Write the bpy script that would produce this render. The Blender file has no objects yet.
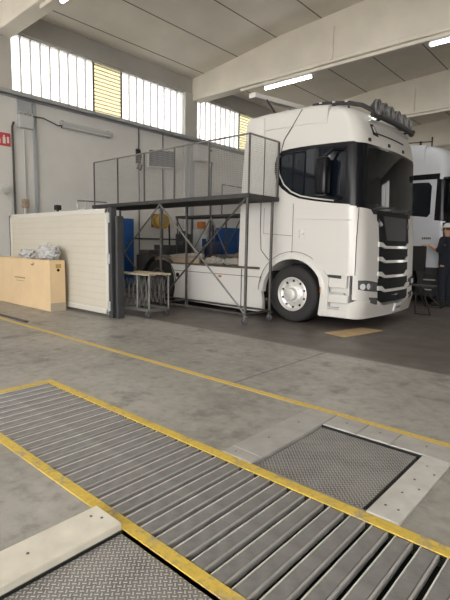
import bpy, bmesh, math, random
from mathutils import Vector, Matrix, noise
random.seed(7)
C = bpy.context.scene
COL = C.collection
PI = math.pi

# ------------------------------------------------------------------ materials
def mat(name, col, rough=0.5, metal=0.0, var=0.0, scale=6.0, bump=0.0, bscale=40.0, coat=0.0, spec=None, alpha=None, trans=0.0):
    m = bpy.data.materials.new(name); m.use_nodes = True
    nt = m.node_tree; b = nt.nodes['Principled BSDF']
    b.inputs['Base Color'].default_value = (*col, 1)
    b.inputs['Roughness'].default_value = rough
    b.inputs['Metallic'].default_value = metal
    b.inputs['Coat Weight'].default_value = coat
    b.inputs['Coat Roughness'].default_value = 0.05
    if trans: b.inputs['Transmission Weight'].default_value = trans
    if spec is not None: b.inputs['Specular IOR Level'].default_value = spec
    if alpha is not None: b.inputs['Alpha'].default_value = alpha
    tc = nt.nodes.new('ShaderNodeTexCoord')
    if var:
        n = nt.nodes.new('ShaderNodeTexNoise'); n.inputs['Scale'].default_value = scale; n.inputs['Detail'].default_value = 5
        nt.links.new(tc.outputs['Object'], n.inputs['Vector'])
        r = nt.nodes.new('ShaderNodeValToRGB')
        r.color_ramp.elements[0].position = 0.3; r.color_ramp.elements[1].position = 0.7
        r.color_ramp.elements[0].color = (*[max(0, c*(1-var)) for c in col], 1)
        r.color_ramp.elements[1].color = (*[min(1, c*(1+var)) for c in col], 1)
        nt.links.new(n.outputs['Fac'], r.inputs['Fac']); nt.links.new(r.outputs['Color'], b.inputs['Base Color'])
    if bump:
        n2 = nt.nodes.new('ShaderNodeTexNoise'); n2.inputs['Scale'].default_value = bscale; n2.inputs['Detail'].default_value = 4
        nt.links.new(tc.outputs['Object'], n2.inputs['Vector'])
        bp = nt.nodes.new('ShaderNodeBump'); bp.inputs['Strength'].default_value = bump; bp.inputs['Distance'].default_value = 0.02
        nt.links.new(n2.outputs['Fac'], bp.inputs['Height']); nt.links.new(bp.outputs['Normal'], b.inputs['Normal'])
    return m

def emis(name, col, st):
    m = bpy.data.materials.new(name); m.use_nodes = True
    nt = m.node_tree; nt.nodes.clear()
    e = nt.nodes.new('ShaderNodeEmission'); e.inputs[0].default_value = (*col, 1); e.inputs[1].default_value = st
    o = nt.nodes.new('ShaderNodeOutputMaterial'); nt.links.new(e.outputs[0], o.inputs[0])
    return m

class NB:
    """tiny node helper"""
    def __init__(s, m): s.t = m.node_tree; s.b = s.t.nodes['Principled BSDF']
    def n(s, typ, **kw):
        x = s.t.nodes.new(typ)
        for k, v in kw.items(): setattr(x, k, v)
        return x
    def l(s, a, b): s.t.links.new(a, b)
    def math(s, op, a, b=None, c=None):
        x = s.n('ShaderNodeMath', operation=op)
        for i, v in enumerate((a, b, c)):
            if v is None: continue
            if isinstance(v, (int, float)): x.inputs[i].default_value = v
            else: s.l(v, x.inputs[i])
        return x.outputs[0]
    def mix(s, f, a, b):
        x = s.n('ShaderNodeMix', data_type='RGBA')
        for i, v in ((0, f), (6, a), (7, b)):
            if isinstance(v, (int, float)): x.inputs[i].default_value = v
            elif isinstance(v, tuple): x.inputs[i].default_value = (*v, 1)
            else: s.l(v, x.inputs[i])
        return x.outputs[2]
    def noise(s, vec, scale, detail=5, rough=.55):
        x = s.n('ShaderNodeTexNoise'); x.inputs['Scale'].default_value = scale; x.inputs['Detail'].default_value = detail; x.inputs['Roughness'].default_value = rough
        s.l(vec, x.inputs['Vector']); return x.outputs['Fac']
    def step(s, v, lo, hi):
        x = s.n('ShaderNodeMapRange', clamp=True); s.l(v, x.inputs[0]); x.inputs[1].default_value = lo; x.inputs[2].default_value = hi
        return x.outputs[0]

def floor_material():
    m = mat('concrete_floor', (.34, .325, .3), .55); q = NB(m)
    tc = q.n('ShaderNodeTexCoord'); P = tc.outputs['Object']
    sep = q.n('ShaderNodeSeparateXYZ'); q.l(P, sep.inputs[0]); X, Y = sep.outputs[0], sep.outputs[1]
    big = q.noise(P, .7, 6, .6); fine = q.noise(P, 9, 8, .65); spot = q.noise(P, 2.6, 4, .6)
    base = q.mix(q.step(big, .34, .66), FL_A, FL_B)
    base = q.mix(q.math('MULTIPLY', q.step(fine, .5, .68), .42), base, (.50, .485, .45))
    base = q.mix(q.math('MULTIPLY', q.step(fine, .48, .33), .45), base, (.14, .132, .12))
    base = q.mix(q.math('MULTIPLY', q.step(spot, .57, .68), .6), base, (.15, .14, .128))
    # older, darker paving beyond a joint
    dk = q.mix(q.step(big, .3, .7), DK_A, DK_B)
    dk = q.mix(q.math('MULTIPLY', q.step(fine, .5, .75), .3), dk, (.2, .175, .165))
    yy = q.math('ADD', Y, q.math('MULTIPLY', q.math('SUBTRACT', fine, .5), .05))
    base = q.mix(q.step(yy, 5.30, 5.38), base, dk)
    # saw-cut joint across the concrete
    cr = q.math('ABSOLUTE', q.math('ADD', q.math('ADD', X, 2.91), q.math('MULTIPLY', q.math('SUBTRACT', spot, .5), .05)))
    jm = q.math('MULTIPLY', q.step(cr, .014, .004), q.math('MULTIPLY', q.step(Y, 3.2, 3.3), q.step(Y, 5.42, 5.36)))
    base = q.mix(q.math('MULTIPLY', jm, .8), base, (.06, .055, .05))
    q.l(base, q.b.inputs['Base Color'])
    q.l(q.math('ADD', .26, q.math('MULTIPLY', spot, .4)), q.b.inputs['Roughness'])
    bp = q.n('ShaderNodeBump'); bp.inputs['Strength'].default_value = .25; bp.inputs['Distance'].default_value = .004
    q.l(fine, bp.inputs['Height']); q.l(bp.outputs['Normal'], q.b.inputs['Normal'])
    return m

def ceiling_material():
    m = mat('ceiling_concrete', (.6, .57, .52), .8); q = NB(m)
    tc = q.n('ShaderNodeTexCoord'); P = tc.outputs['Object']
    sep = q.n('ShaderNodeSeparateXYZ'); q.l(P, sep.inputs[0]); X = sep.outputs[0]
    f = q.math('ABSOLUTE', q.math('SUBTRACT', q.math('FRACT', q.math('MULTIPLY', q.math('ADD', X, 31.19), 1/1.55)), .5))
    nz = q.noise(P, .8, 6)
    base = q.mix(q.step(nz, .3, .7), CE_A, CE_B)
    base = q.mix(q.step(f, .0155, .009), base, (.13, .12, .11))      # open joints between the roof slabs
    q.l(base, q.b.inputs['Base Color'])
    return m

def tread_material():
    """steel chequer plate: raised lozenges at alternating right angles"""
    m = mat('chequer_plate', (.3, .3, .31), .38, .45); q = NB(m)
    tc = q.n('ShaderNodeTexCoord'); sep = q.n('ShaderNodeSeparateXYZ'); q.l(tc.outputs['Object'], sep.inputs[0])
    k = 1/.021
    u = q.math('MULTIPLY', q.math('ADD', sep.outputs[0], sep.outputs[1]), k*.7071); v = q.math('MULTIPLY', q.math('SUBTRACT', sep.outputs[0], sep.outputs[1]), k*.7071)
    fu = q.math('ABSOLUTE', q.math('SUBTRACT', q.math('FRACT', u), .5)); fv = q.math('ABSOLUTE', q.math('SUBTRACT', q.math('FRACT', v), .5))
    par = q.math('FRACT', q.math('MULTIPLY', q.math('ADD', q.math('FLOOR', u), q.math('FLOOR', v)), .5))
    a = q.math('MULTIPLY', q.step(fu, .48, .38), q.step(fv, .2, .1)); b2 = q.math('MULTIPLY', q.step(fv, .48, .38), q.step(fu, .2, .1))
    sel = q.math('GREATER_THAN', par, .25)
    h = q.math('ADD', q.math('MULTIPLY', a, sel), q.math('MULTIPLY', b2, q.math('SUBTRACT', 1, sel)))
    dirt = q.noise(tc.outputs['Object'], 5, 6)
    low = q.mix(q.step(dirt, .35, .65), (.19, .185, .18), (.30, .293, .287))
    q.l(q.mix(h, low, (.56, .55, .54)), q.b.inputs['Base Color'])
    q.l(q.math('SUBTRACT', .52, q.math('MULTIPLY', h, .2)), q.b.inputs['Roughness'])
    bp = q.n('ShaderNodeBump'); bp.inputs['Strength'].default_value = .9; bp.inputs['Distance'].default_value = .004
    q.l(h, bp.inputs['Height']); q.l(bp.outputs['Normal'], q.b.inputs['Normal'])
    return m

def worn_paint(name, col, under, amount=.5, scale=7):
    m = mat(name, col, .55); q = NB(m); tc = q.n('ShaderNodeTexCoord'); P = tc.outputs['Object']
    a = q.noise(P, scale, 7, .7); b = q.noise(P, scale*6, 4, .6)
    f = q.step(q.math('ADD', a, q.math('MULTIPLY', b, .35)), .86 - .3*amount, .98 - .3*amount)
    c = q.mix(q.step(b, .3, .7), col, tuple(x*.78 for x in col))
    q.l(q.mix(q.math('MULTIPLY', f, .85), c, under), q.b.inputs['Base Color'])
    return m

def ribbed(name, col, axis, period, depth=.5, rough=.5):
    m = mat(name, col, rough); q = NB(m); tc = q.n('ShaderNodeTexCoord'); sep = q.n('ShaderNodeSeparateXYZ'); q.l(tc.outputs['Object'], sep.inputs[0])
    f = q.math('ABSOLUTE', q.math('SUBTRACT', q.math('FRACT', q.math('MULTIPLY', sep.outputs[axis], 1/period)), .5))
    h = q.step(f, .0, .09)
    bp = q.n('ShaderNodeBump'); bp.inputs['Strength'].default_value = depth; bp.inputs['Distance'].default_value = .01
    q.l(h, bp.inputs['Height']); q.l(bp.outputs['Normal'], q.b.inputs['Normal'])
    n = q.noise(tc.outputs['Object'], 2.5, 5)
    q.l(q.mix(q.math('SUBTRACT', 1, h), q.mix(q.step(n, .3, .7), tuple(c*.95 for c in col), col), tuple(c*.88 for c in col)), q.b.inputs['Base Color'])
    return m

FL_A, FL_B = (.255, .243, .222), (.40, .387, .36)
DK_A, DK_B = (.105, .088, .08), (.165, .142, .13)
CE_A, CE_B = (.68, .635, .55), (.79, .74, .65)
M = dict(
    floor=floor_material(), ceiling=ceiling_material(), tread=tread_material(),
    wall=mat('plaster_wall', (.70, .685, .655), .85, var=.05, scale=1.2),
    fascia=mat('edge_beam_grey', (.44, .425, .40), .85, var=.06, scale=1),
    beam=mat('beam_concrete', (.80, .75, .66), .85, var=.06, scale=1.3),
    pillar=mat('pillar_concrete', (.55, .53, .49), .85, var=.06, scale=1.3),
    black=mat('void_black', (.012, .012, .012), .9),
    ground=mat('yard_ground', (.62, .60, .57), .9),
    white=mat('truck_white', (.655, .64, .615), .3, coat=.35),
    white2=mat('truck_cool_white', (.62, .645, .70), .3, coat=.4),
    gloss=mat('black_gloss', (.007, .007, .010), .2, spec=.25),
    glass=mat('dark_glass', (.006, .009, .014), .04, spec=.4),
    glass2=mat('windshield_glass', (.010, .012, .014), .03, spec=.35),
    plastic=mat('black_plastic', (.03, .03, .032), .55),
    grille=mat('grille_black', (.008, .008, .009), .6, spec=.12),
    seam=mat('seam_dark', (.045, .04, .04), .8),
    rubber=mat('tyre_rubber', (.022, .021, .021), .75, bump=.2, bscale=60),
    chrome=mat('polished_aluminium', (.72, .71, .69), .36, .45),
    steel=mat('galvanised_steel', (.25, .247, .243), .42, .6, var=.15, scale=12),
    dsteel=mat('dark_painted_steel', (.085, .083, .082), .55, .3, var=.15, scale=8),
    gsteel=mat('grey_painted_steel', (.060, .061, .066), .5, .2, var=.1, scale=5),
    wire=mat('mesh_wire', (.42, .41, .395), .5, .3),
    tube=mat('scaffold_tube', (.085, .08, .077), .5, .5, var=.2, scale=10),
    deck=mat('deck_dark', (.05, .048, .05), .8, var=.2),
    panel=ribbed('cream_ribbed_panel', (.62, .585, .50), 2, .125, .35),
    alu=mat('aluminium_frame', (.68, .665, .62), .4, .15),
    carton=mat('cardboard', (.73, .55, .335), .85, var=.05, scale=3),

    tape=mat('grey_tape', (.42, .36, .28), .6),
    ink=mat('print_ink', (.22, .15, .09), .8),
    bag=mat('clear_plastic_wrap', (.50, .50, .50), .22, var=.18, scale=14, bump=.6, bscale=25, coat=.5),
    ply=mat('worn_plywood', (.44, .38, .28), .75, var=.25, scale=14),
    yellow=worn_paint('yellow_paint_worn', (.74, .53, .09), (.33, .29, .22), .52, 6),
    yline=worn_paint('yellow_line_worn', (.78, .57, .14), (.38, .35, .28), .38, 5),
    plank=mat('plank_aluminium', (.25, .245, .245), .45, .3, var=.22, scale=9, bump=.12, bscale=50),
    rail=mat('plank_rail', (.40, .395, .39), .4, .3, var=.15, scale=15),
    edge=mat('plank_edge_bright', (.80, .79, .77), .4, .35, var=.15, scale=15),
    slab=mat('edge_plate_grey', (.42, .41, .395), .6, .1, var=.12, scale=6),
    aluplate=mat('edge_plate_bright', (.66, .65, .62), .42, .35, var=.12, scale=7),
    alucream=mat('edge_plate_cream', (.72, .69, .60), .5, .1, var=.12, scale=7),
    bolt=mat('bolt_steel', (.16, .155, .15), .45, .7),
    blue=mat('blue_cabinet', (.015, .085, .30), .45, var=.12),
    navy=mat('navy_drum', (.02, .03, .07), .45),
    yel=mat('yellow_reel', (.42, .27, .06), .5, var=.2),
    red=mat('sign_red', (.58, .06, .07), .55), signw=mat('sign_white', (.8, .78, .75), .55),
    tray=mat('tray_grey', (.42, .44, .46), .5, .2), boxgrey=mat('junction_grey', (.55, .56, .56), .55),
    lampbody=mat('lamp_housing', (.52, .53, .53), .5),
    tubeon=emis('tube_glow', (1, .985, .95), 16.0),
    tarp=mat('brown_grey_cloth', (.10, .08, .062), .9, var=.5, scale=7), foil=mat('pale_wrap', (.33, .31, .28), .5, var=.25, scale=9),
    tan=mat('tan_board', (.36, .28, .19), .8, var=.15),
    cardflat=mat('flat_cardboard', (.50, .36, .20), .9, var=.12, scale=5),
    orange=mat('marker_orange', (.55, .19, .05), .4), headl=mat('headlamp_glass', (.10, .10, .11), .08, coat=.8), lens=mat('lamp_lens', (.16, .17, .20), .08, .3, coat=.8),
    cloth=mat('navy_workwear', (.012, .015, .026), .9), skin=mat('skin', (.48, .27, .18), .6), cap=mat('white_cap', (.82, .82, .82), .8), hair=mat('hair_dark', (.05, .035, .025), .8), shoe=mat('black_shoe', (.015, .015, .015), .6), eye=mat('eye_dark', (.02, .02, .02), .3), lip=mat('lips', (.38, .16, .13), .6),
    plate=mat('plate_white', (.72, .73, .75), .5), mark=mat('mark_dark', (.014, .014, .015), .7),
    acwhite=mat('unit_white', (.6, .59, .57), .6), bluedark=mat('louvre_dark', (.075, .08, .095), .5),
)

def pane_material(name, col, tr):
    """thin frosted pane: daylight passes straight through and is scattered"""
    m = bpy.data.materials.new(name); m.use_nodes = True; nt = m.node_tree; nt.nodes.clear()
    a = nt.nodes.new('ShaderNodeBsdfTransparent'); a.inputs[0].default_value = (*col, 1)
    b = nt.nodes.new('ShaderNodeBsdfTranslucent'); b.inputs[0].default_value = (*col, 1)
    x = nt.nodes.new('ShaderNodeMixShader'); x.inputs[0].default_value = tr
    o = nt.nodes.new('ShaderNodeOutputMaterial')
    nt.links.new(a.outputs[0], x.inputs[1]); nt.links.new(b.outputs[0], x.inputs[2]); nt.links.new(x.outputs[0], o.inputs[0])
    return m
M['pane'] = pane_material('frosted_pane', (.62, .62, .61), .25)
M['paneyel'] = pane_material('amber_pane', (.50, .465, .355), .35)

# ------------------------------------------------------------------ mesh helpers
def origin_of(o):
    v = Vector((0, 0, 0))
    while o: v += o.location; o = o.parent
    return v

class MB:
    def __init__(s): s.bm = bmesh.new()
    def box(s, x0, x1, y0, y1, z0, z1, bev=0.0, seg=2, mtx=None):
        t = bmesh.new(); bmesh.ops.create_cube(t, size=1)
        bmesh.ops.scale(t, vec=(abs(x1-x0), abs(y1-y0), abs(z1-z0)), verts=t.verts)
        bmesh.ops.translate(t, vec=((x0+x1)/2, (y0+y1)/2, (z0+z1)/2), verts=t.verts)
        if bev: bmesh.ops.bevel(t, geom=t.edges[:], offset=bev, segments=seg, affect='EDGES', profile=.5)
        if mtx: bmesh.ops.transform(t, matrix=mtx, verts=t.verts)
        s.add(t); return s
    def add(s, t):
        me = bpy.data.meshes.new('tmp'); t.to_mesh(me); t.free(); s.bm.from_mesh(me); bpy.data.meshes.remove(me)
    def bar(s, a, b, w, h=None, up=(0, 0, 1)):
        """square bar from a to b"""
        a, b = Vector(a), Vector(b); h = h or w; d = (b-a).normalized(); u = Vector(up)
        if abs(d.dot(u)) > .98: u = Vector((1, 0, 0))
        r = d.cross(u).normalized(); u = r.cross(d).normalized()
        vs = [s.bm.verts.new(p + r*(w/2*i) + u*(h/2*j)) for p in (a, b) for i, j in ((-1, -1), (1, -1), (1, 1), (-1, 1))]
        for f in ((0, 1, 2, 3), (7, 6, 5, 4), (0, 4, 5, 1), (1, 5, 6, 2), (2, 6, 7, 3), (3, 7, 4, 0)): s.bm.faces.new([vs[i] for i in f])
        return s
    def tube(s, pts, r, n=8, closed=False):
        pts = [Vector(p) for p in pts]; rings = []; N = len(pts)
        prev = None
        for i, p in enumerate(pts):
            if closed: d = (pts[(i+1) % N]-pts[i-1]).normalized()
            else: d = (pts[min(i+1, N-1)]-pts[max(i-1, 0)]).normalized()
            u = prev if prev is not None else (Vector((0, 0, 1)) if abs(d.z) < .9 else Vector((1, 0, 0)))
            a = d.cross(u)
            if a.length < 1e-6: a = d.cross(Vector((0, 1, 0)))
            a.normalize(); b = a.cross(d).normalized(); prev = b
            rr = r[i] if isinstance(r, (list, tuple)) else r
            rings.append([s.bm.verts.new(p + a*rr*math.cos(2*PI*k/n) + b*rr*math.sin(2*PI*k/n)) for k in range(n)])
        for i in range(N if closed else N-1):
            A, B = rings[i], rings[(i+1) % N]
            for k in range(n): s.bm.faces.new((A[k], A[(k+1) % n], B[(k+1) % n], B[k]))
        if not closed:
            s.bm.faces.new(rings[0][::-1]); s.bm.faces.new(rings[-1])
        return s
    def lathe(s, prof, c, axis='y', n=40, sgn=1, cap=True):
        """prof: (radius, height) pairs, turned about an axis through c"""
        rings = []
        for r, h in prof:
            ring = []
            for k in range(n):
                t = 2*PI*k/n; a, b = r*math.cos(t), r*math.sin(t)
                p = {'y': (a, h*sgn, b), 'x': (h*sgn, a, b), 'z': (a, b, h*sgn)}[axis]
                ring.append(s.bm.verts.new(Vector(c)+Vector(p)))
            rings.append(ring)
        for A, B in zip(rings, rings[1:]):
            for k in range(n): s.bm.faces.new((A[k], A[(k+1) % n], B[(k+1) % n], B[k]))
        if cap and prof[0][0] > 1e-4: s.bm.faces.new(rings[0])
        if cap and prof[-1][0] > 1e-4: s.bm.faces.new(rings[-1][::-1])
        return s
    def prism(s, poly, axis, a, b):
        """extrude a 2D polygon along an axis from a to b; poly in the two other axes in order"""
        def P(p, h): return {'x': (h, p[0], p[1]), 'y': (p[0], h, p[1]), 'z': (p[0], p[1], h)}[axis]
        A = [s.bm.verts.new(P(p, a)) for p in poly]; B = [s.bm.verts.new(P(p, b)) for p in poly]
        s.bm.faces.new(A); s.bm.faces.new(B[::-1])
        for i in range(len(poly)):
            j = (i+1) % len(poly); s.bm.faces.new((A[i], A[j], B[j], B[i]))
        return s
    def grid(s, rows, thick=None):
        """rows of equal-length points -> surface; thick: second layer rows for a closed slab"""
        V = [[s.bm.verts.new(p) for p in r] for r in rows]
        for A, B in zip(V, V[1:]):
            for i in range(len(A)-1): s.bm.faces.new((A[i], A[i+1], B[i+1], B[i]))
        if thick:
            W = [[s.bm.verts.new(p) for p in r] for r in thick]
            for A, B in zip(W, W[1:]):
                for i in range(len(A)-1): s.bm.faces.new((B[i], B[i+1], A[i+1], A[i]))
            n, m = len(V), len(V[0])
            loop = [(0, j) for j in range(m)] + [(i, m-1) for i in range(1, n)] + [(n-1, j) for j in range(m-2, -1, -1)] + [(i, 0) for i in range(n-2, 0, -1)]
            for (a, b), (c, d) in zip(loop, loop[1:]+loop[:1]): s.bm.faces.new((V[a][b], W[a][b], W[c][d], V[c][d]))
        return s
    def build(s, name, m, parent=None, smooth=False, local=False, label=None, angle=None):
        bmesh.ops.remove_doubles(s.bm, verts=s.bm.verts, dist=1e-5)
        bmesh.ops.recalc_face_normals(s.bm, faces=s.bm.faces)
        me = bpy.data.meshes.new(name)
        if parent is not None and not local: bmesh.ops.translate(s.bm, vec=-origin_of(parent), verts=s.bm.verts)
        s.bm.to_mesh(me); s.bm.free()
        me.materials.append(m)
        if smooth:
            for p in me.polygons: p.use_smooth = True
            me.set_sharp_from_angle(angle=math.radians(angle or 40))
        o = bpy.data.objects.new(name, me); COL.objects.link(o)
        if parent is not None: o.parent = parent
        if label: o['label'] = label
        return o

def thing(name, loc, label, cat, group=None):
    o = bpy.data.objects.new(name, None); COL.objects.link(o); o.location = loc; o.empty_display_size = .1
    return tag(o, label, cat, group)
def tag(o, label, cat, group=None, kind=None):
    o['label'] = label; o['category'] = cat
    if group: o['group'] = group
    if kind: o['kind'] = kind
    return o
def rebase(o, loc=None):
    """put a single-mesh thing's origin at its base"""
    vs = [v.co for v in o.data.vertices]
    if loc is None: loc = Vector(((min(v.x for v in vs)+max(v.x for v in vs))/2, (min(v.y for v in vs)+max(v.y for v in vs))/2, min(v.z for v in vs)))
    loc = Vector(loc)
    o.data.transform(Matrix.Translation(-loc)); o.location = loc
    return o
def struct(o): o['kind'] = 'structure'; return o
def copy_tree(o, parent=None):
    c = o.copy(); COL.objects.link(c); c.parent = parent
    for ch in list(o.children): copy_tree(ch, c)
    return c
def cut(o, cutter):
    md = o.modifiers.new('cut', 'BOOLEAN'); md.operation = 'DIFFERENCE'; md.object = cutter; md.solver = 'EXACT'
    dg = bpy.context.evaluated_depsgraph_get(); dg.update()
    me = bpy.data.meshes.new_from_object(o.evaluated_get(dg)); o.modifiers.clear(); o.data = me
    bpy.data.objects.remove(cutter)

ORD = ['first', 'second', 'third', 'fourth', 'fifth', 'sixth', 'seventh', 'eighth', 'ninth', 'tenth', 'eleventh', 'twelfth', 'thirteenth', 'fourteenth', 'fifteenth', 'sixteenth', 'seventeenth',
       'eighteenth', 'nineteenth', 'twentieth']
ORD += ['twenty-' + w for w in ORD[:9]] + ['thirtieth'] + ['thirty-' + w for w in ORD[:9]]

# ------------------------------------------------------------------ the hall
WX = -12.4
# floor with openings for the roller pit and the two recessed chequer plates
holes = [(-4.22, .60, 1.30, 2.12), (-1.71, -.93, 2.22, 3.10), (-1.74, .2, -.6, 1.235)]
xs = sorted({-14, 12, *[h[0] for h in holes], *[h[1] for h in holes], -8, 4}); ys = sorted({-9, 32, *[h[2] for h in holes], *[h[3] for h in holes], 6, 12, 20})
f = MB()
for xa, xb in zip(xs, xs[1:]):
    for ya, yb in zip(ys, ys[1:]):
        cx, cy = (xa+xb)/2, (ya+yb)/2
        if any(h[0] < cx < h[1] and h[2] < cy < h[3] for h in holes): continue
        f.grid([[(xa, ya, 0), (xb, ya, 0)], [(xa, yb, 0), (xb, yb, 0)]])
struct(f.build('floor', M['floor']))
for h, d, nm in zip(holes, (.35, .16, .16), ('floor_pit', 'floor_recess', 'floor_recess')):
    b = MB(); x0, x1, y0, y1 = h
    b.grid([[(x0, y0, -d), (x1, y0, -d)], [(x0, y1, -d), (x1, y1, -d)]])
    for p, q_ in (((x0, y0), (x1, y0)), ((x1, y0), (x1, y1)), ((x1, y1), (x0, y1)), ((x0, y1), (x0, y0))):
        b.grid([[(*p, -d), (*q_, -d)], [(*p, 0), (*q_, 0)]])
    struct(b.build(nm, M['black']))
struct(MB().box(-70, 70, -70, 90, -.5, -.4).build('ground', M['ground']))

# ceiling of roof slabs, rising from the window wall
cp = [(-12.8, 7.26), (-12.4, 7.29), (-8.5, 7.74), (-5.8, 7.88), (-1, 8.05), (3, 8.05), (12.2, 7.4)]
c = MB(); c.grid([[(x, -9, z) for x, z in cp], [(x, 31.4, z) for x, z in cp]], [[(x, -9, z+.2) for x, z in cp], [(x, 31.4, z+.2) for x, z in cp]])
struct(c.build('ceiling', M['ceiling']))
def zc(x):
    for (a, za), (b, zb) in zip(cp, cp[1:]):
        if a <= x <= b: return za+(zb-za)*(x-a)/(b-a)
# roof beams spanning from the window wall: deep web, thicker bottom flange, stiffening ribs
for yb in (-7.7, -1.2, 5.31, 12.2, 18.6, 25.0):
    b = MB(); wf, ww = .21, .20
    X = [-12.38, -10.2, -8.5, -7, -5.8, -3, -1, 3, 8, 11.8]
    y0, y1 = yb-ww, yb+ww
    b.grid([[(x, y0, 6.62) for x in X], [(x, y0, zc(x)) for x in X]], [[(x, y1, 6.62) for x in X], [(x, y1, zc(x)) for x in X]])
    b.box(-12.38, 11.8, yb-wf, yb+wf, 6.54, 6.66, .02)
    for xr in (-6.8, -1.6, 3.6, 8.8): b.box(xr-.06, xr+.06, y0-.05, y1+.05, 6.6, zc(xr)-.35, .01)
    struct(b.build('beam', M['beam']))

# window wall (parallel to Y) with the strip of windows under the edge beam
ZS, ZT = 5.25, 6.76
WIN = [(-7.0, -1.5), (-.9, 4.9), (5.52, 11.62), (12.22, 18.02), (18.92, 24.42)]
b = MB(); b.box(WX-.3, WX, -9, 31.4, -.02, ZS-.02)
struct(b.build('wall_left', M['wall']))
struct(MB().box(WX-.3, WX+.02, -9, 31.4, ZT, 7.45).build('wall_left_lintel', M['fascia']))
struct(MB().box(WX-.3, WX+.16, -9, 31.4, ZS-.06, ZS).build('windowsill', M['fascia']))
for yb in (-7.3, -1.2, 5.2, 11.92, 18.5, 24.9):
    struct(MB().box(WX-.25, WX+.06, yb-.3, yb+.3, ZS-.01, ZT+.01).build('pillar', M['pillar']))
def window(n, y0, y1, amber):
    fr = MB()
    fr.box(WX-.12, WX-.04, y0, y1, ZS, ZS+.04).box(WX-.12, WX-.04, y0, y1, ZT-.04, ZT)
    w = fr.build('window_%d' % n, M['boxgrey']); struct(w)
    cuts = sorted({y0, y1, *[v for a in amber for v in a]})
    for ya, yb in zip(cuts, cuts[1:]):
        am = any(a[0] <= (ya+yb)/2 <= a[1] for a in amber)
        k = max(1, round((yb-ya)/.285)) if not am else 1
        mu = MB()
        for i in range(k+1):
            yy = ya+(yb-ya)*i/k; mu.box(WX-.12, WX-.05, yy-.014, yy+.014, ZS, ZT)
        if am:
            for i in range(1, 14): zz = ZS+(ZT-ZS)*i/14; mu.box(WX-.11, WX-.05, ya, yb, zz-.006, zz+.006)
        o = mu.build('window_frame', M['boxgrey'], w); struct(o)
        p = MB().box(WX-.085, WX-.08, ya, yb, ZS, ZT).build('window_glass', M['paneyel' if am else 'pane'], w); struct(p)
window(1, *WIN[0], []); window(2, *WIN[1], []); window(3, *WIN[2], [(7.98, 8.98)]); window(4, *WIN[3], [(14.75, 15.9)]); window(5, *WIN[4], [])
# the other sides of the hall: open gate side behind the viewer, glazed wall opposite
struct(MB().box(11.8, 12.1, -9, 31.4, 0, 7.6).build('wall_right', M['fascia']))
wb = MB(); wb.box(WX-.3, 3.2, 31.1, 31.4, 0, 7.9).box(5.6, 12.1, 31.1, 31.4, 0, 4.6).box(5.6, 8.3, 31.1, 31.4, 4.6, 7.0).box(11.3, 12.1, 31.1, 31.4, 4.6, 7.0).box(3.2, 5.6, 31.1, 31.4, 3.4, 7.0).box(3.2, 12.1, 31.1, 31.4, 7.0, 7.9)
struct(wb.build('wall_back', M['fascia']))
w6 = struct(MB().box(8.3, 11.3, 31.2, 31.28, 4.6, 4.66).box(8.3, 11.3, 31.2, 31.28, 6.94, 7.0).box(9.75, 9.85, 31.2, 31.28, 4.6, 7.0).build('window_6', M['boxgrey']))
struct(MB().box(8.3, 11.3, 31.235, 31.24, 4.6, 7.0).build('window_glass', M['pane'], w6))
wf_ = MB(); wf_.box(WX-.3, -8, -9, -8.7, 0, 7.9).box(-8, 12.1, -9, -8.7, 6.0, 7.9)
struct(wf_.build('wall_front', M['wall']))

# painted and steel-edged lines in the floor
def strip(name, x0, x1, y0, y1, m, z0=-.06, z1=.006): return struct(MB().box(x0, x1, y0, y1, z0, z1).build(name, m))
strip('trim_1', -4.30, .68, 2.12, 2.195, M['yellow'])
strip('trim_2', -4.30, .68, 1.235, 1.30, M['yellow'])
strip('trim_3', -4.30, -4.22, 1.30, 2.12, M['yellow'])
struct(MB().box(-13, 3, 3.355, 3.43, .0005, .003).build('floor_marking', M['yline']))

# cover planks over the roller pit, each with a raised bright edge
proto = None
P0, PD = -4.215, .12
for i in range(33):
    xc = P0 + PD*i
    if proto is None:
        proto = thing('cover_plank', (xc, 1.71, 0), '', 'floor plank', 'cover planks over the roller pit')
        MB().box(xc+.008, xc+.075, 1.305, 2.115, -.03, 0.0, .002, 1).build('tread', M['plank'], proto)
        MB().box(xc+.001, xc+.008, 1.305, 2.115, -.03, .003, .001, 1).build('bright_edge', M['edge'], proto, label='bright edge of the plank')
        MB().box(xc+.077, xc+.091, 1.305, 2.115, -.03, .004, .005, 2).build('rail', M['rail'], proto)
        o = proto
    else:
        o = copy_tree(proto); o.location.x = xc
    o['label'] = 'grey metal cover plank of the yellow-edged pit, %s counted from its far yellow end' % ORD[i]

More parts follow.
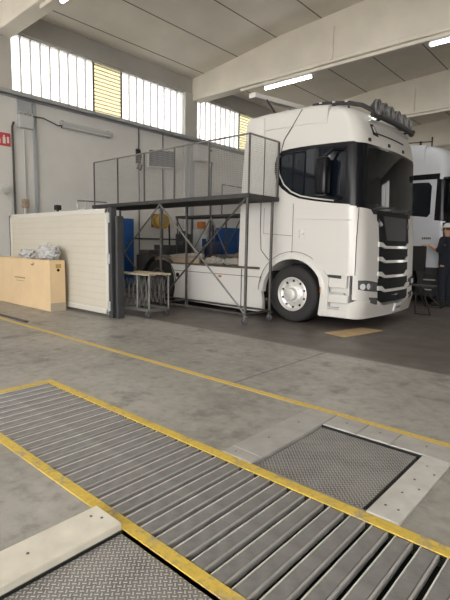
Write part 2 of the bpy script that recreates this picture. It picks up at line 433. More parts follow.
# edge plates and chequer plates
def bolts(par, pts, z):
    for (x, y) in pts: MB().lathe([(0, .004), (.006, .003), (.0075, 0), (.0075, -.004)], (x, y, z), 'z', 10).build('bolt', M['bolt'], par)
def edge_plate(x0, x1, y0, y1, m, label, pts=(), z=.008, grp='edge plates around the chequer plate'):
    t = thing('edge_plate', ((x0+x1)/2, (y0+y1)/2, 0), label, 'edge plate', grp)
    MB().box(x0, x1, y0, y1, -.1, z, .004, 1).build('plate', m, t); bolts(t, pts, z)
edge_plate(-1.955, -1.70, 2.2, 2.31, M['slab'], 'short dull grey end piece of edge plate beside the yellow pit edge', [(-1.88, 2.26)])
edge_plate(-1.955, -1.70, 2.314, 3.348, M['slab'], 'long dull grey edge plate on the far-end side of the square chequer plate', [(-1.85, 2.6), (-1.85, 3.0)])
for i, (xa, xb, lb) in enumerate(((-1.697, -1.42, 'grey edge plate between yellow line and chequer plate, next to long dull plate'), (-1.416, -1.16, 'middle grey edge plate of three between yellow line and square chequer plate'),
                                  (-1.156, -.745, 'grey edge plate along the yellow line, touching the bright bolted plate'))):
    edge_plate(xa, xb, 3.105, 3.348, M['slab'], lb, [((xa+xb)/2, 3.25)])
edge_plate(-.925, -.745, 2.205, 3.10, M['aluplate'], 'bright aluminium bolted edge plate beside the square chequer plate', [(-.87, 2.33), (-.8, 2.33), (-.85, 2.52), (-.85, 2.72), (-.78, 2.86), (-.85, 2.95), (-.79, 2.62)])
edge_plate(-1.965, -1.745, -.6, 1.235, M['alucream'], 'worn cream-coloured steel edge plate before the pit, beside sunken chequer plate', [(-1.9, 1.16), (-1.86, .82), (-1.86, .45), (-1.85, 1.19)], .035, 'edge plates before the pit')
for x0, x1, y0, y1, lb in ((-1.685, -.962, 2.225, 3.085, 'square steel chequer plate sunk between edge plates behind the pit'), (-1.735, .19, -.59, 1.225, 'large steel chequer plate in front of the pit beside cream edge plate')):
    o = MB().box(x0, x1, y0, y1, -.05, -.014).build('chequer_plate', M['tread']); tag(rebase(o), lb, 'chequer plate')

# ------------------------------------------------------------------ truck
class Shell:
    """rounded cab surface in truck coordinates: x forward (0 = bumper front), y across, z up; s runs round the plan outline"""
    FX = [(.2, -.02), (.45, .04), (.9, .02), (1.5, 0), (2.05, -.05), (3.05, -.09), (3.3, -.13), (3.5, -.21), (3.64, -.31), (3.74, -.48), (3.81, -.78)]
    WD = [(.2, 1.24), (1.0, 1.25), (2.2, 1.25), (3.1, 1.24), (3.5, 1.225), (3.64, 1.19), (3.74, 1.11), (3.81, .95)]
    RX, RY, BU = .22, .26, .07
    lift = 1.0
    def up(s, p): return Vector((p[0], p[1], p[2] if p[2] < 3.1 else 3.1+(p[2]-3.1)*s.lift))
    Q = .40
    def ip(s, T, z):
        if z <= T[0][0]: return T[0][1]
        for (a, va), (b, vb) in zip(T, T[1:]):
            if z <= b:
                t = (z-a)/(b-a); return va+(vb-va)*t
        return T[-1][1]
    def prm(s, z): return s.ip(s.FX, z), s.ip(s.WD, z)
    def xc(s, z): return s.ip(s.FX, z)-s.BU-s.RX
    def pt(s, a, z):
        xf, w = s.prm(z); wf = w-s.RY; tot = 2*s.Q+2*wf
        if a > tot/2: p = s.pt(tot-a, z); return Vector((p.x, -p.y, p.z))
        if a <= 0: return Vector((s.xc(z)+a, -w, z))
        if a < s.Q:
            t = a/s.Q*PI/2; return Vector((s.xc(z)+s.RX*math.sin(t), -wf-s.RY*math.cos(t), z))
        y = -wf+(a-s.Q); return Vector((xf-s.BU*(y/wf)**2, y, z))
    def off(s, a, z, d):
        e = 1e-3; p = s.pt(a, z); n = (s.pt(a+e, z)-s.pt(a-e, z)).cross(s.pt(a, z+e)-s.pt(a, z-e))
        return s.up(p+n.normalized()*d)
    def X(s, x, z):
        xc = s.xc(z)
        if x <= xc: return (x-xc, z)
        return (s.Q*math.asin(min(1, (x-xc)/s.RX))/(PI/2), z)
    def Yf(s, y, z):
        w = s.prm(z)[1]; wf = w-s.RY
        if y > 0: a, _ = s.Yf(-y, z); return (2*s.Q+2*wf-a, z)
        if y >= -wf: return (s.Q+wf+y, z)
        return (s.Q*math.acos(min(1, (-wf-y)/s.RY))/(PI/2), z)
    def res(s, q): return s.X(q[1], q[2]) if q[0] == 'x' else s.Yf(q[1], q[2])
    def patch(s, bot, top, d, th=.02, nr=6, sub=4, mb=None):
        B = [s.res(q) for q in bot]; T = [s.res(q) for q in top]
        def dens(L):
            o = []
            for (a, z), (b, y) in zip(L, L[1:]): o += [(a+(b-a)*k/sub, z+(y-z)*k/sub) for k in range(sub)]
            return o+[L[-1]]
        B, T = dens(B), dens(T); mb = mb or MB()
        R = lambda dd: [[s.off(b[0]+(t[0]-b[0])*i/nr, b[1]+(t[1]-b[1])*i/nr, dd) for b, t in zip(B, T)] for i in range(nr+1)]
        mb.grid(R(d), R(d-th)); return mb
    def line(s, pts, r, d=.0, mb=None, sub=5, n=6):
        L = [s.res(q) for q in pts]; o = []
        for (a, z), (b, y) in zip(L, L[1:]): o += [(a+(b-a)*k/sub, z+(y-z)*k/sub) for k in range(sub)]
        o.append(L[-1]); mb = mb or MB(); mb.tube([s.off(a, z, d) for a, z in o], r, n); return mb

def wheel(par, x, y, sgn, r=.52, chrome=True, name='front_wheel'):
    """sgn -1: outer face towards -y"""
    t = MB().lathe([(.30, .0), (.36, .015), (.44, .02), (.49, .0), (.515, -.03), (r, -.06), (r, -.26), (.50, -.30), (.40, -.32), (.30, -.30), (.29, -.15), (.30, .0)], (x, y, r), 'y', 56, sgn, False).build(name, M['rubber'], par, True, True)
    m = M['chrome'] if chrome else M['steel']
    prof = [(.305, .0), (.312, .012), (.30, .016), (.285, .005), (.27, -.035), (.225, -.05), (.215, -.03), (.165, .0), (.12, .005), (.11, .05), (.10, .075), (.06, .085), (0.0001, .086)] if chrome else \
           [(.305, .0), (.312, .012), (.295, .01), (.28, -.06), (.25, -.14), (.16, -.16), (.13, -.15), (.12, -.04), (.09, -.03), (0.0001, -.03)]
    rim = MB().lathe(prof, (x, y, r), 'y', 48, sgn, False).build('rim', m, t, True, True)
    for k in range(10):
        a = 2*PI*k/10
        MB().lathe([(.014, .0), (.014, .03), (.0001, .034)], (x+.165*math.cos(a), y+sgn*(0 if chrome else -.16), r+.165*math.sin(a)), 'y', 8, sgn).build('lug_nut', m, rim, False, True)
    if chrome:
        for k in range(10):
            a = 2*PI*(k+.5)/10
            MB().lathe([(.022, -.05), (.022, -.036), (.0001, -.035)], (x+.243*math.cos(a), y, r+.243*math.sin(a)), 'y', 12, sgn).build('hand_hole', M['black'], rim, False, True)
    return t

def solid(s, zs, a0, base_x):
    """closed shell from contour levels zs, from rear x=base_x round the front"""
    mb = MB(); rows = []
    for z in zs:
        xf, w = s.prm(z); wf = w-s.RY; tot = 2*s.Q+2*wf; sr = base_x-s.xc(z)
        S = [sr, sr*.66, sr*.33, 0] + [s.Q*k/6 for k in range(1, 7)] + [s.Q+2*wf*k/10 for k in range(1, 10)] + [tot-s.Q+s.Q*k/6 for k in range(0, 7)] + [tot-sr*.33, tot-sr*.66, tot-sr]
        rows.append([s.up(s.pt(a, z)) for a in S])
    V = [[mb.bm.verts.new(p) for p in r] for r in rows]
    for A, B in zip(V, V[1:]):
        n = len(A)
        for i in range(n): mb.bm.faces.new((A[i], A[(i+1) % n], B[(i+1) % n], B[i]))
    mb.bm.faces.new(V[0][::-1]); mb.bm.faces.new(V[-1])
    return mb

def make_truck(loc, label, kind):
    S = Shell(); A = kind == 'A'; S.lift = 1.0 if A else 1.27; W = M['white'] if A else M['white2']
    t = thing('truck', loc, label, 'truck')
    bd = lambda mb, n, m, par=None, sm=True, lb=None: mb.build(n, m, par or t, sm, True, lb)
    # cab shell with wheel arches cut out
    cab = bd(solid(S, [.92, 1.2, 1.6, 2.0, 2.4, 2.8, 3.05, 3.2, 3.35, 3.5, 3.58, 3.64, 3.69, 3.74, 3.78, 3.81], 0, -2.12), 'cab', W)
    cu = MB().lathe([(.66, -1.5), (.66, 1.5)], (-1.37, 0, .52), 'y', 48).build('cutter', W, t, False, True); cut(cab, cu)
    # side air fairings behind the cab and roof rear
    for sg in (-1, 1):
        pl = [(x, S.up((0, 0, z)).z) for x, z in ((-2.66, .98), (-2.10, .98), (-2.10, 3.70), (-2.12, 3.74), (-2.40, 3.76), (-2.50, 3.74), (-2.58, 3.0), (-2.64, 2.2))]
        o = MB().prism(pl, 'y', sg*1.245, sg*1.12); o = o.build('side_fairing', W, t, False, True)
    bd(MB().prism([(x, S.up((0, 0, z)).z) for x, z in ((-2.12, 3.6), (-1.4, 3.6), (-1.1, 3.80), (-1.4, 3.82), (-2.12, 3.825), (-2.40, 3.815), (-2.50, 3.76), (-2.45, 3.6))], 'y', -1.08, 1.08), 'roof_fairing', W, None, False)
    # roof shoulder so that the side meets the roof high up
    for sg in (-1, 1):
        mb = MB(); n = 7; rows = []
        for x, zt in ((-2.47, 3.825), (-2.1, 3.835), (-1.6, 3.83), (-1.1, 3.815), (-.8, 3.78)):
            rows.append([S.up((x, sg*(1.08+.155*math.cos(k/n*PI/2)), zt-.12+.12*math.sin(k/n*PI/2)-.2*(k == 0))) for k in range(n+1)] + [S.up((x, sg*.6, zt))])
        mb.grid(rows, [[(p[0], p[1]*.93, p[2]-.05) for p in r] for r in rows]); bd(mb, 'roof_shoulder', W)
    # seam between cab and fairing
    seam = [(-1.30, 3.76), (-1.51, 3.47), (-1.65, 3.29), (-1.75, 2.95), (-1.80, 2.5), (-1.80, 2.25)]
    sm = MB().tube([(x, -1.2365 - .006*(z < 3.4) + .03*max(0, z-3.55), z) for x, z in seam], .008, 6)
    sm.tube([(x, -1.2495, z) for x, z in ((-2.13, 2.25), (-2.13, 1.75), (-2.10, 1.31), (-1.91, 1.12))], .009, 6)
    sm.tube([(x, -1.2495, z) for x, z in ((-2.05, 2.1), (-2.05, 1.62), (-1.42, 1.58))], .0045, 6)
    sm.tube([(x, -1.2495, z) for x, z in ((-1.40, 2.15), (-1.40, 1.27))], .005, 6)
    bd(sm, 'panel_seam', M['seam'])
    # black window band running from the side window round the windshield
    if A:
        xs_ = [-1.84, -1.79, -1.68, -1.5, -1.3, -1.06, -.67, -.30]
        zb = [2.76, 2.58, 2.44, 2.32, 2.24, 2.19, 2.13, 2.09]; zt = [2.88, 3.03, 3.10, 3.115, 3.12, 3.12, 3.11, 3.095]
        side = [('x', x, z) for x, z in zip(xs_, zb)], [('x', x, z) for x, z in zip(xs_, zt)]
        bd(S.patch(*side, .008, .03), 'window_surround', M['gloss'])
        bot = [('x', x, z) for x, z in ((-1.70, 2.62), (-1.5, 2.42), (-1.25, 2.30), (-1.0, 2.25), (-.67, 2.20), (-.40, 2.17))]
        top = [('x', x, z) for x, z in ((-1.70, 2.98), (-1.5, 3.05), (-1.25, 3.055), (-1.0, 3.055), (-.67, 3.05), (-.42, 3.04))]
        bd(S.patch(bot, top, .013, .006), 'side_window', M['glass'])
        bd(S.line([('x', x, z) for x, z in ((-1.73, 3.02), (-1.76, 2.9), (-1.73, 2.70), (-1.62, 2.50), (-1.45, 2.36), (-1.25, 2.275), (-1.0, 2.225), (-.6, 2.165))], .013, .012), 'window_trim', M['white'])
    else:
        xs_ = [-1.6, -1.45, -1.2, -.9, -.64, -.57]; zb = [2.45, 2.3, 2.22, 2.2, 2.17, 2.25]; zt = [2.95, 3.02, 3.03, 3.03, 3.02, 2.93]
        bd(S.patch([('x', x, z) for x, z in zip(xs_, zb)], [('x', x, z) for x, z in zip(xs_, zt)], .01, .03), 'side_window', M['glass'])
    if not A: bd(S.patch([('x', -1.7, 3.10), ('x', -1.0, 3.10), ('x', -.4, 3.09)], [('x', -1.7, 3.2), ('x', -1.0, 3.2), ('x', -.4, 3.2)], .012, .03), 'roof_band', M['gloss'])
    xw = -.31 if A else -.46
    yy = [-1.19, -1.0, -.6, 0, .6, 1.0, 1.19]
    bd(S.patch([('x', xw, 1.98)]+[('y', y, 1.95 - .0*abs(y)) for y in yy], [('x', xw, 3.095)]+[('y', y, 3.075) for y in yy], .007, .03, 10), 'windshield_surround', M['gloss'])
    yw = [-1.12, -.95, -.6, 0, .6, .95, 1.12]
    bd(S.patch([('y', y, 2.14-.05*(1-(y/1.1)**2)) for y in yw], [('y', y, 3.03) for y in yw], .012, .006, 10), 'windshield', M['glass2'])
    wp = MB()
    for y0, y1 in ((-.9, -.1), (-.2, .6), (.4, 1.0)):
        a = S.off(*S.Yf(y0, 2.02), .035); b2 = S.off(*S.Yf(y1, 2.10), .03); wp.tube([a, b2], .010, 6)
    bd(wp, 'wiper', M['plastic'])
    # door with handle
    bot = [('x', x, z) for x, z in ((-1.33, 1.36), (-1.0, 1.22), (-.85, 1.08), (-.70, .92), (-.45, .92), (-.195, .92))]
    top = [('x', x, z) for x, z in ((-1.33, 2.22), (-1.0, 2.165), (-.85, 2.14), (-.70, 2.12), (-.45, 2.09), (-.215, 2.06))]
    d = bd(S.patch(bot, top, .010, .03), 'door', W)
    if A:
        bd(S.line([('x', -.188, 2.05), ('x', -.18, 1.5), ('x', -.172, .93)], .007, .017), 'door_gap', M['seam'], d)
        bd(S.line([('x', -1.33, 1.885), ('x', -.8, 1.86), ('x', -.2, 1.83)], .010, .010), 'crease', W, d)
        bd(MB().box(-1.27, -1.13, -1.268, -1.255, 1.52, 1.70, .006), 'handle_recess', M['alu'], d)
        bd(MB().box(-1.25, -1.15, -1.285, -1.262, 1.60, 1.63, .006).box(-1.25, -1.23, -1.285, -1.262, 1.55, 1.68, .004), 'door_handle', W, d)
        bd(S.patch([('x', -.75, .88), ('x', -.4, .86)], [('x', -.75, .925), ('x', -.4, .915)], .004, .05), 'door_sill', M['plastic'], d)
    # front corner panels and black middle
    for sg in (1, -1):
        bot = [('y', -1.235, .92), ('y', -1.16, .9), ('y', -1.0, .88), ('y', -.68, .86)]; top = [('y', -1.235, 2.03), ('y', -1.16, 2.04), ('y', -.92, 2.02), ('y', -.69, 1.80)]
        if sg < 0: bot = [(a, -y, z) for a, y, z in bot]; top = [(a, -y, z) for a, y, z in top]
        bd(S.patch(bot, top, .016, .04), 'corner_panel', W if A else M['plastic'])
    yg = [-.71, -.4, 0, .4, .71]
    bd(S.patch([('y', y, 1.40) for y in yg], [('y', y, 2.02) for y in yg], .014, .03), 'upper_grille', M['grille'])
    ym = [-.52, -.25, 0, .25, .52]
    bd(S.patch([('y', y*.82, 1.52) for y in ym], [('y', y, 1.93) for y in ym], .03, .03), 'grille_badge_panel', M['plastic'])
    bd(S.patch([('y', y, .44) for y in yg], [('y', y, 1.46) for y in yg], .004, .03), 'lower_grille', M['grille'])
    if A:
        for sg in (-1, 1):
            bd(S.patch([('y', sg*.70, 1.74), ('y', sg*.56, 1.76)], [('y', sg*.68, 1.88), ('y', sg*.58, 1.82)], .024, .02), 'grille_reflector', M['lens'])
        for zc_, dip in ((1.445, .05), (1.20, .055), (.945, .06), (.70, .06)):
            pr = [(-.72, zc_+.04), (-.60, zc_+.035), (-.48, zc_-dip+.03), (0, zc_-dip+.03), (.48, zc_-dip+.03), (.60, zc_+.035), (.72, zc_+.04)]
            bd(S.patch([('y', y, z-.075+.028*(abs(y) < .6)) for y, z in pr], [('y', y, z) for y, z in pr], .04, .045, 2), 'grille_slat', W)
        bd(S.patch([('y', y, .545) for y in (-.14, 0, .14)], [('y', y, .565) for y in (-.14, 0, .14)], .012, .01), 'grille_mark', M['lens'])
    # bumper
    yb_ = [-1.2, -1.05, -.8, -.5, 0, .5, .8, 1.05, 1.2]
    bd(S.patch([('x', -.40, .22)]+[('y', y, .2) for y in yb_]+[('y', 1.24, .22)], [('x', -.40, .40)]+[('y', y, .52-.12*(abs(y) < .7)) for y in yb_]+[('y', 1.24, .40)], .03, .10), 'bumper', W if A else M['plastic'])
    for sg in (-1, 1):
        q = lambda L: [(a, sg*y, z) for a, y, z in L]
        bd(S.patch(q([('y', -1.235, .52), ('y', -1.1, .52), ('y', -.9, .50), ('y', -.70, .44)]), q([('y', -1.235, .95), ('y', -1.1, .94), ('y', -.9, .93), ('y', -.70, .92)]), .012, .08), 'lamp_surround', W if A else M['plastic'])
        h = bd(S.patch(q([('y', -1.19, .70), ('y', -1.08, .675), ('y', -.9, .655), ('y', -.71, .64)]), q([('y', -1.19, .85), ('y', -1.08, .85), ('y', -.9, .83), ('y', -.71, .80)]), .018, .03), 'headlamp', M['headl'])
        for yl in (-1.13, -1.0, -.86):
            p = S.off(*S.Yf(sg*yl, .745), .012); nrm = (S.off(*S.Yf(sg*yl, .745), .1)-p).normalized()
            bd(MB().tube([p, p+nrm*.018], .05, 14), 'lens', M['plate'] if yl < -.9 else M['lens'], h)
        bd(S.patch(q([('y', -.95, .46), ('y', -.74, .43)]), q([('y', -.97, .56), ('y', -.74, .54)]), .034, .03), 'fog_lamp', M['headl'])
    bd(S.patch([('y', y, .255) for y in (-.02, .12, .28)], [('y', y, .40) for y in (-.02, .12, .28)], .058, .03), 'number_plate', M['plate'])
    pl = MB()
    for k in range(6):
        y = .015+.042*k; S.patch([('y', y, .305), ('y', y+.016, .305)], [('y', y, .35), ('y', y+.016, .35)], .061, .004, 1, 1, pl)
    bd(pl, 'plate_characters', M['mark'], None, False)
    # roof front: emblem, clearance strip, roof rail and lamps
    if A:
        em = S.patch([('y', -.82, 3.25), ('y', -.66, 3.235)], [('y', -.84, 3.42), ('y', -.75, 3.43)], .008, .01, 3)
        e = bd(em, 'emblem', M['mark'])
        bd(S.patch([('y', -.79, 3.30), ('y', -.72, 3.29)], [('y', -.80, 3.385), ('y', -.755, 3.39)], .011, .004, 1, 2), 'emblem_field', M['plate'], e, False)
        bd(S.line([('y', y, 3.285) for y in (-.72, -.3, .1, .4)], .010, .006), 'visor_seam', M['seam'])
        for y in (-.95, -.3, .35): bd(S.patch([('y', y-.03, 3.12), ('y', y+.03, 3.12)], [('y', y-.03, 3.17), ('y', y+.03, 3.17)], .02, .025, 1), 'marker_lamp', M['mark'])
        for sg in (-1, 1):
            rr = MB()
            rr.tube([(-1.16, sg*1.10, 3.82), (-.95, sg*1.10, 3.815), (-.75, sg*1.09, 3.79), (-.5, sg*1.06, 3.755), (-.30, sg*1.0, 3.70), (-.14, sg*.9, 3.60)], .036, 8)
            for x in (-1.1, -.75, -.5): rr.tube([(x, sg*1.08, 3.60), (x, sg*1.08, 3.76)], .02, 6)
            rail = bd(rr, 'roof_rail', M['plastic'])
            if sg < 0:
              for x, z in ((-1.0, 3.83), (-.75, 3.80), (-.52, 3.77)): bd(MB().box(x-.025, x+.025, -1.145, -1.13, z-.012, z+.012, .004), 'rail_lamp', M['plate'], rail, False)
        lb = bd(MB().tube([(-.16, -.90, 3.56), (-.10, -.6, 3.55), (-.08, 0, 3.55), (-.10, .6, 3.55), (-.16, .86, 3.56)], .05, 8).tube([(-.34, -.6, 3.5), (-.1, -.6, 3.55)], .02, 6).tube([(-.34, .6, 3.5), (-.1, .6, 3.55)], .02, 6), 'light_bar', M['plastic'])
        bd(S.patch([('y', y, 3.46) for y in (-.85, -.4, 0, .4, .85)], [('y', y, 3.49) for y in (-.85, -.4, 0, .4, .85)], .05, .06, 1), 'light_shelf', W)
        for k in range(6):
            y = -.83+.262*k+(0.03 if k > 2 else -.03); x = -.09
            sp = bd(MB().lathe([(.055, -.11), (.105, -.04), (.122, 0), (.122, .02), (.105, .02), (.10, .008)], (x, y, 3.665), 'x', 22, 1, False), 'spotlight', M['steel'])
            bd(MB().lathe([(.10, .0), (.10, .010), (.06, .018), (.0001, .022)], (x, y, 3.665), 'x', 20), 'lens', M['lens'], sp)
            bd(MB().lathe([(.055, -.112), (.125, -.035), (.124, -.005), (.11, -.03), (.0001, -.115)], (x-.004, y, 3.665), 'x', 20), 'housing', M['plastic'], sp)
        # raised wing over the rear of the roof
        wg = MB().bar((-2.67, -.92, 4.33), (-2.60, .95, 4.46), .16, .09)
        g = bd(wg, 'roof_wing', M['white'], None, False)
        for y in (-.55, .55): bd(MB().tube([(-2.2, y, 3.8), (-2.62, y, 4.36+.06*(y > 0))], .02, 6), 'wing_strut', M['plastic'], g)
        # mirror
        mr = bd(MB().box(-.84, -.62, -1.52, -1.34, 2.24, 2.86, .05, 3), 'mirror', M['gloss'])
        for za, zb_ in ((2.98, 2.84), (2.2, 2.28)): bd(MB().tube([(-.45, -1.24, za), (-.6, -1.36, za), (-.73, -1.43, zb_)], .025, 8), 'mirror_arm', M['gloss'], mr)
    else:
        vs = bd(S.patch([('y', y, 3.06) for y in (-1.15, -.6, 0, .6, 1.15)], [('y', y, 3.2) for y in (-1.15, -.6, 0, .6, 1.15)], .12, .05, 3), 'sun_visor', M['plastic'])
        mr = bd(MB().box(-.1, .12, -1.55, -1.25, 2.3, 2.95, .05, 3).box(-.05, .35, -1.3, -.85, 3.12, 3.24, .04, 3), 'mirror', M['gloss'])
        bd(MB().tube([(-.3, -1.2, 3.1), (-.05, -1.38, 3.08), (.0, -1.4, 2.9)], .04, 8), 'mirror_arm', M['gloss'], mr)
        bd(MB().tube([(-1.4, -1.0, 4.1), (-.72, -1.0, 4.06)], .014, 6).tube([(-.72, -1.0, 3.9), (-.72, -1.0, 4.17)], .02, 6).tube([(-1.0, -1.0, 3.9), (-1.0, -1.0, 4.1)], .025, 6), 'roof_horn', M['mark'])
        tx = MB()
        for k in range(5): tx.box(-.72+.045*k, -.69+.045*k, -1.264, -1.258, 1.62, 1.67)
        bd(tx, 'door_lettering', M['mark'], d, False)
        bd(MB().box(-.78, -.45, -1.275, -1.255, 1.4, 1.45, .006), 'door_handle', M['chrome'], d)
        bd(S.patch([('y', -.9, 3.3), ('y', -.7, 3.3)], [('y', -.9, 3.36), ('y', -.7, 3.36)], .02, .03, 1), 'marker_lamp', M['mark'])
    # wheel arch flares
    for sg in (-1, 1):
        prof = []
        for k in range(25):
            a = math.radians(-28+ (208+0)*k/24)
            ro = .76+.0*k; ri = .635
            if a < 0: ro = .70
            prof.append((a, ri, ro))
        rowsO = []; rowsI = []
        for a, ri, ro in prof:
            ca, sa = math.cos(a), math.sin(a)
            rowsO.append([(-1.37+ri*ca, sg*1.20, .52+ri*sa), (-1.37+(ri+.01)*ca, sg*1.285, .52+(ri+.01)*sa), (-1.37+(ri+.07)*ca, sg*1.285, .52+(ri+.07)*sa), (-1.37+ro*ca, sg*1.24, .52+ro*sa)])
            rowsI.append([(-1.37+(ri+.0)*ca, sg*1.19, .52+(ri+.0)*sa), (-1.37+(ri+.02)*ca, sg*1.2, .52+(ri+.02)*sa), (-1.37+(ri+.06)*ca, sg*1.2, .52+(ri+.06)*sa), (-1.37+(ro-.01)*ca, sg*1.19, .52+(ro-.01)*sa)])
        fl = MB(); fl.grid(rowsO, rowsI)
        o = bd(fl, 'wheel_arch', W if A else M['plastic'])
        if A: bd(MB().tube([(-1.37+.775*math.cos(a), sg*1.252, .52+.775*math.sin(a)) for a in [math.radians(8+170*k/30) for k in range(31)]], .005, 6), 'arch_shade_line', M['seam'], o)  # thin dark line painting in the shading along the flare's outer edge
        # skirt from the arch down to the steps
        y0, y1 = sg*1.282, sg*1.15
        st = MB().prism([(-.80, .20), (-.62, .20), (-.62, .86), (-.73, 1.0), (-.86, 1.0), (-.76, .62)], 'y', y0, y1)
        o2 = bd(st, 'arch_skirt', W if A else M['plastic'], None, False)
        if A: bd(MB().box(-.775, -.755, sg*1.29, sg*1.28, .60, .70), 'side_marker', M['orange'], o2, False)
        # entry steps
        sp = MB()
        sp.box(-.66, -.28, sg*1.10, sg*1.18, .2, .92)
        sp.box(-.66, -.26, sg*1.08, sg*1.275, .20, .34, .015); sp.box(-.66, -.26, sg*1.08, sg*1.262, .44, .59, .02); sp.box(-.66, -.30, sg*1.08, sg*1.245, .70, .93, .015)
        s_ = bd(sp, 'entry_step', W if A else M['plastic'], None, False)
        for za in (.592, .342): bd(MB().box(-.64, -.33, sg*1.2, sg*1.266, za, za+.028, .008), 'step_tread', M['boxgrey'], s_, False)
    # black boxes for the truck's underside, added to block light under the cab
    bd(MB().box(-2.3, -.25, -.62, .62, .3, 1.05).box(-.7, -.15, -1.1, 1.1, .25, .95).box(-2.12, -1.9, -1.1, 1.1, .5, 1.2), 'underbody_light_block', M['black'], None, False)
    wheel(t, -1.37, -1.235, -1); wheel(t, -1.37, 1.235, 1)
    if A:
        # chassis, side skirts, rear axle
        ch = MB()
        for y in (-.42, .42): ch.box(-6.2, -2.0, y-.04, y+.04, .72, .96)
        for x in (-6.1, -5.5, -4.6, -3.7, -2.9): ch.box(x-.06, x+.06, -.42, .42, .76, .92)
        bd(ch, 'chassis_frame', M['dsteel'], None, False)
        for sg in (-1, 1):
            sk = MB().prism([(-4.62, .14), (-2.04, .11), (-2.04, .30), (-2.12, .75), (-1.96, .93), (-4.72, .94), (-4.60, .70), (-4.56, .4)], 'y', sg*1.24, sg*1.16)
            o = bd(sk, 'side_skirt', W, None, False)
            if sg < 0:
                bd(MB().lathe([(.05, .0), (.05, .012), (.035, .012), (.03, .002), (.0001, .002)], (-4.46, -1.24, .70), 'y', 18, -1), 'filler_cap', M['mark'], o)
                bd(MB().box(-3.2, -3.12, -1.25, -1.238, .72, .77), 'side_marker', M['orange'], o, False)
                bd(MB().tube([(-2.58, -1.242, .14), (-2.58, -1.242, .93)], .01, 6).tube([(-4.62, -1.242, .80), (-2.08, -1.242, .785)], .006, 6), 'skirt_gap', M['seam'], o)
            bd(MB().box(-4.7, -2.0, sg*1.235, sg*.95, .945, .97), 'skirt_top', M['tarp'], None, False)
        bd(MB().box(-4.6, -2.2, -1.1, 1.1, .35, .9).box(-5.9, -4.6, -.7, .7, .4, .8), 'tank_and_axle', M['black'], None, False)
        for sg in (-1, 1):
            wheel(t, -5.14, sg*1.22, sg, .51, False, 'rear_wheel')
            fd = MB(); R1 = [[(-5.14+r*math.cos(a), y, .51+r*math.sin(a)) for y in (sg*.62, sg*1.25)] for r in (.62,) for a in [math.radians(5+170*k/16) for k in range(17)]]
            R2 = [[(-5.14+r*math.cos(a), y, .51+r*math.sin(a)) for y in (sg*.62, sg*1.25)] for r in (.60,) for a in [math.radians(5+170*k/16) for k in range(17)]]
            fd.grid(R1, R2); bd(fd, 'rear_fender', M['gsteel'])
        bd(MB().box(-5.4, -4.5, -.5, .5, .97, 1.06, .03), 'fifth_wheel', M['dsteel'], None, False)
    return t

make_truck((-3.2, 8.25, 0), 'white tractor truck with chrome spotlights on its roof, standing beside the mesh scaffold', 'A')
make_truck((-3.27, 13.25, 0), 'cool-white truck cab mostly hidden behind the white truck with roof spotlights', 'B')
make_truck((-3.2, 20.5, 0), 'far white truck cab, only its roof showing beyond the second cab', 'B')
# load lying over the chassis
def blob(name, c, sx, sy, sz, m, label, cat, seed=0, amp=.35, fr=3.0, grp=None):
    bm = bmesh.new(); bmesh.ops.create_icosphere(bm, subdivisions=4, radius=1)
    for v in bm.verts:
        n = noise.fractal(v.co*fr*.5+Vector((seed*3.1, seed, 0)), 1, 2, 4)
        v.co *= 1+amp*n
        v.co = Vector((v.co.x*sx, v.co.y*sy, max(v.co.z, -.55)*sz))
    bmesh.ops.translate(bm, vec=Vector(c)+Vector((0, 0, .55*sz)), verts=bm.verts)
    o = MB(); o.add(bm); o = o.build(name, m, None, True); rebase(o); tag(o, label, cat, grp); return o
blob('crumpled_cloth', (-6.50, 7.95, .972), .40, .36, .16, M['tarp'], 'crumpled brown and grey cloth heaped on the truck chassis near the cab', 'cloth', 2, .5, 5)
blob('crumpled_cloth', (-6.80, 7.30, .972), .22, .15, .10, M['foil'], 'pale crumpled sheet on the skirt top, beside the brown cloth heap', 'cloth', 5, .45, 5)
blob('crumpled_cloth', (-6.2, 7.28, .972), .24, .14, .09, M['foil'], 'small pale cloth on the skirt top closest to the cab', 'cloth', 8, .5, 5)
o = MB().tube([(-8.7, 7.30, 1.04), (-8.2, 7.29, 1.09), (-7.7, 7.28, 1.125), (-7.3, 7.28, 1.14), (-7.12, 7.28, 1.14)], [.03, .05, .06, .065, .045], 12).build('rolled_sheet', M['foil'], None, True); tag(rebase(o), 'pale rolled-up sheet lying above the tan board over the chassis', 'rolled sheet')
o = MB().box(-8.6, -7.1, 7.12, 7.18, .972, 1.09, .01).build('tan_board', M['tan']); tag(rebase(o), 'tan board on edge along the truck chassis under the rolled sheet', 'board')

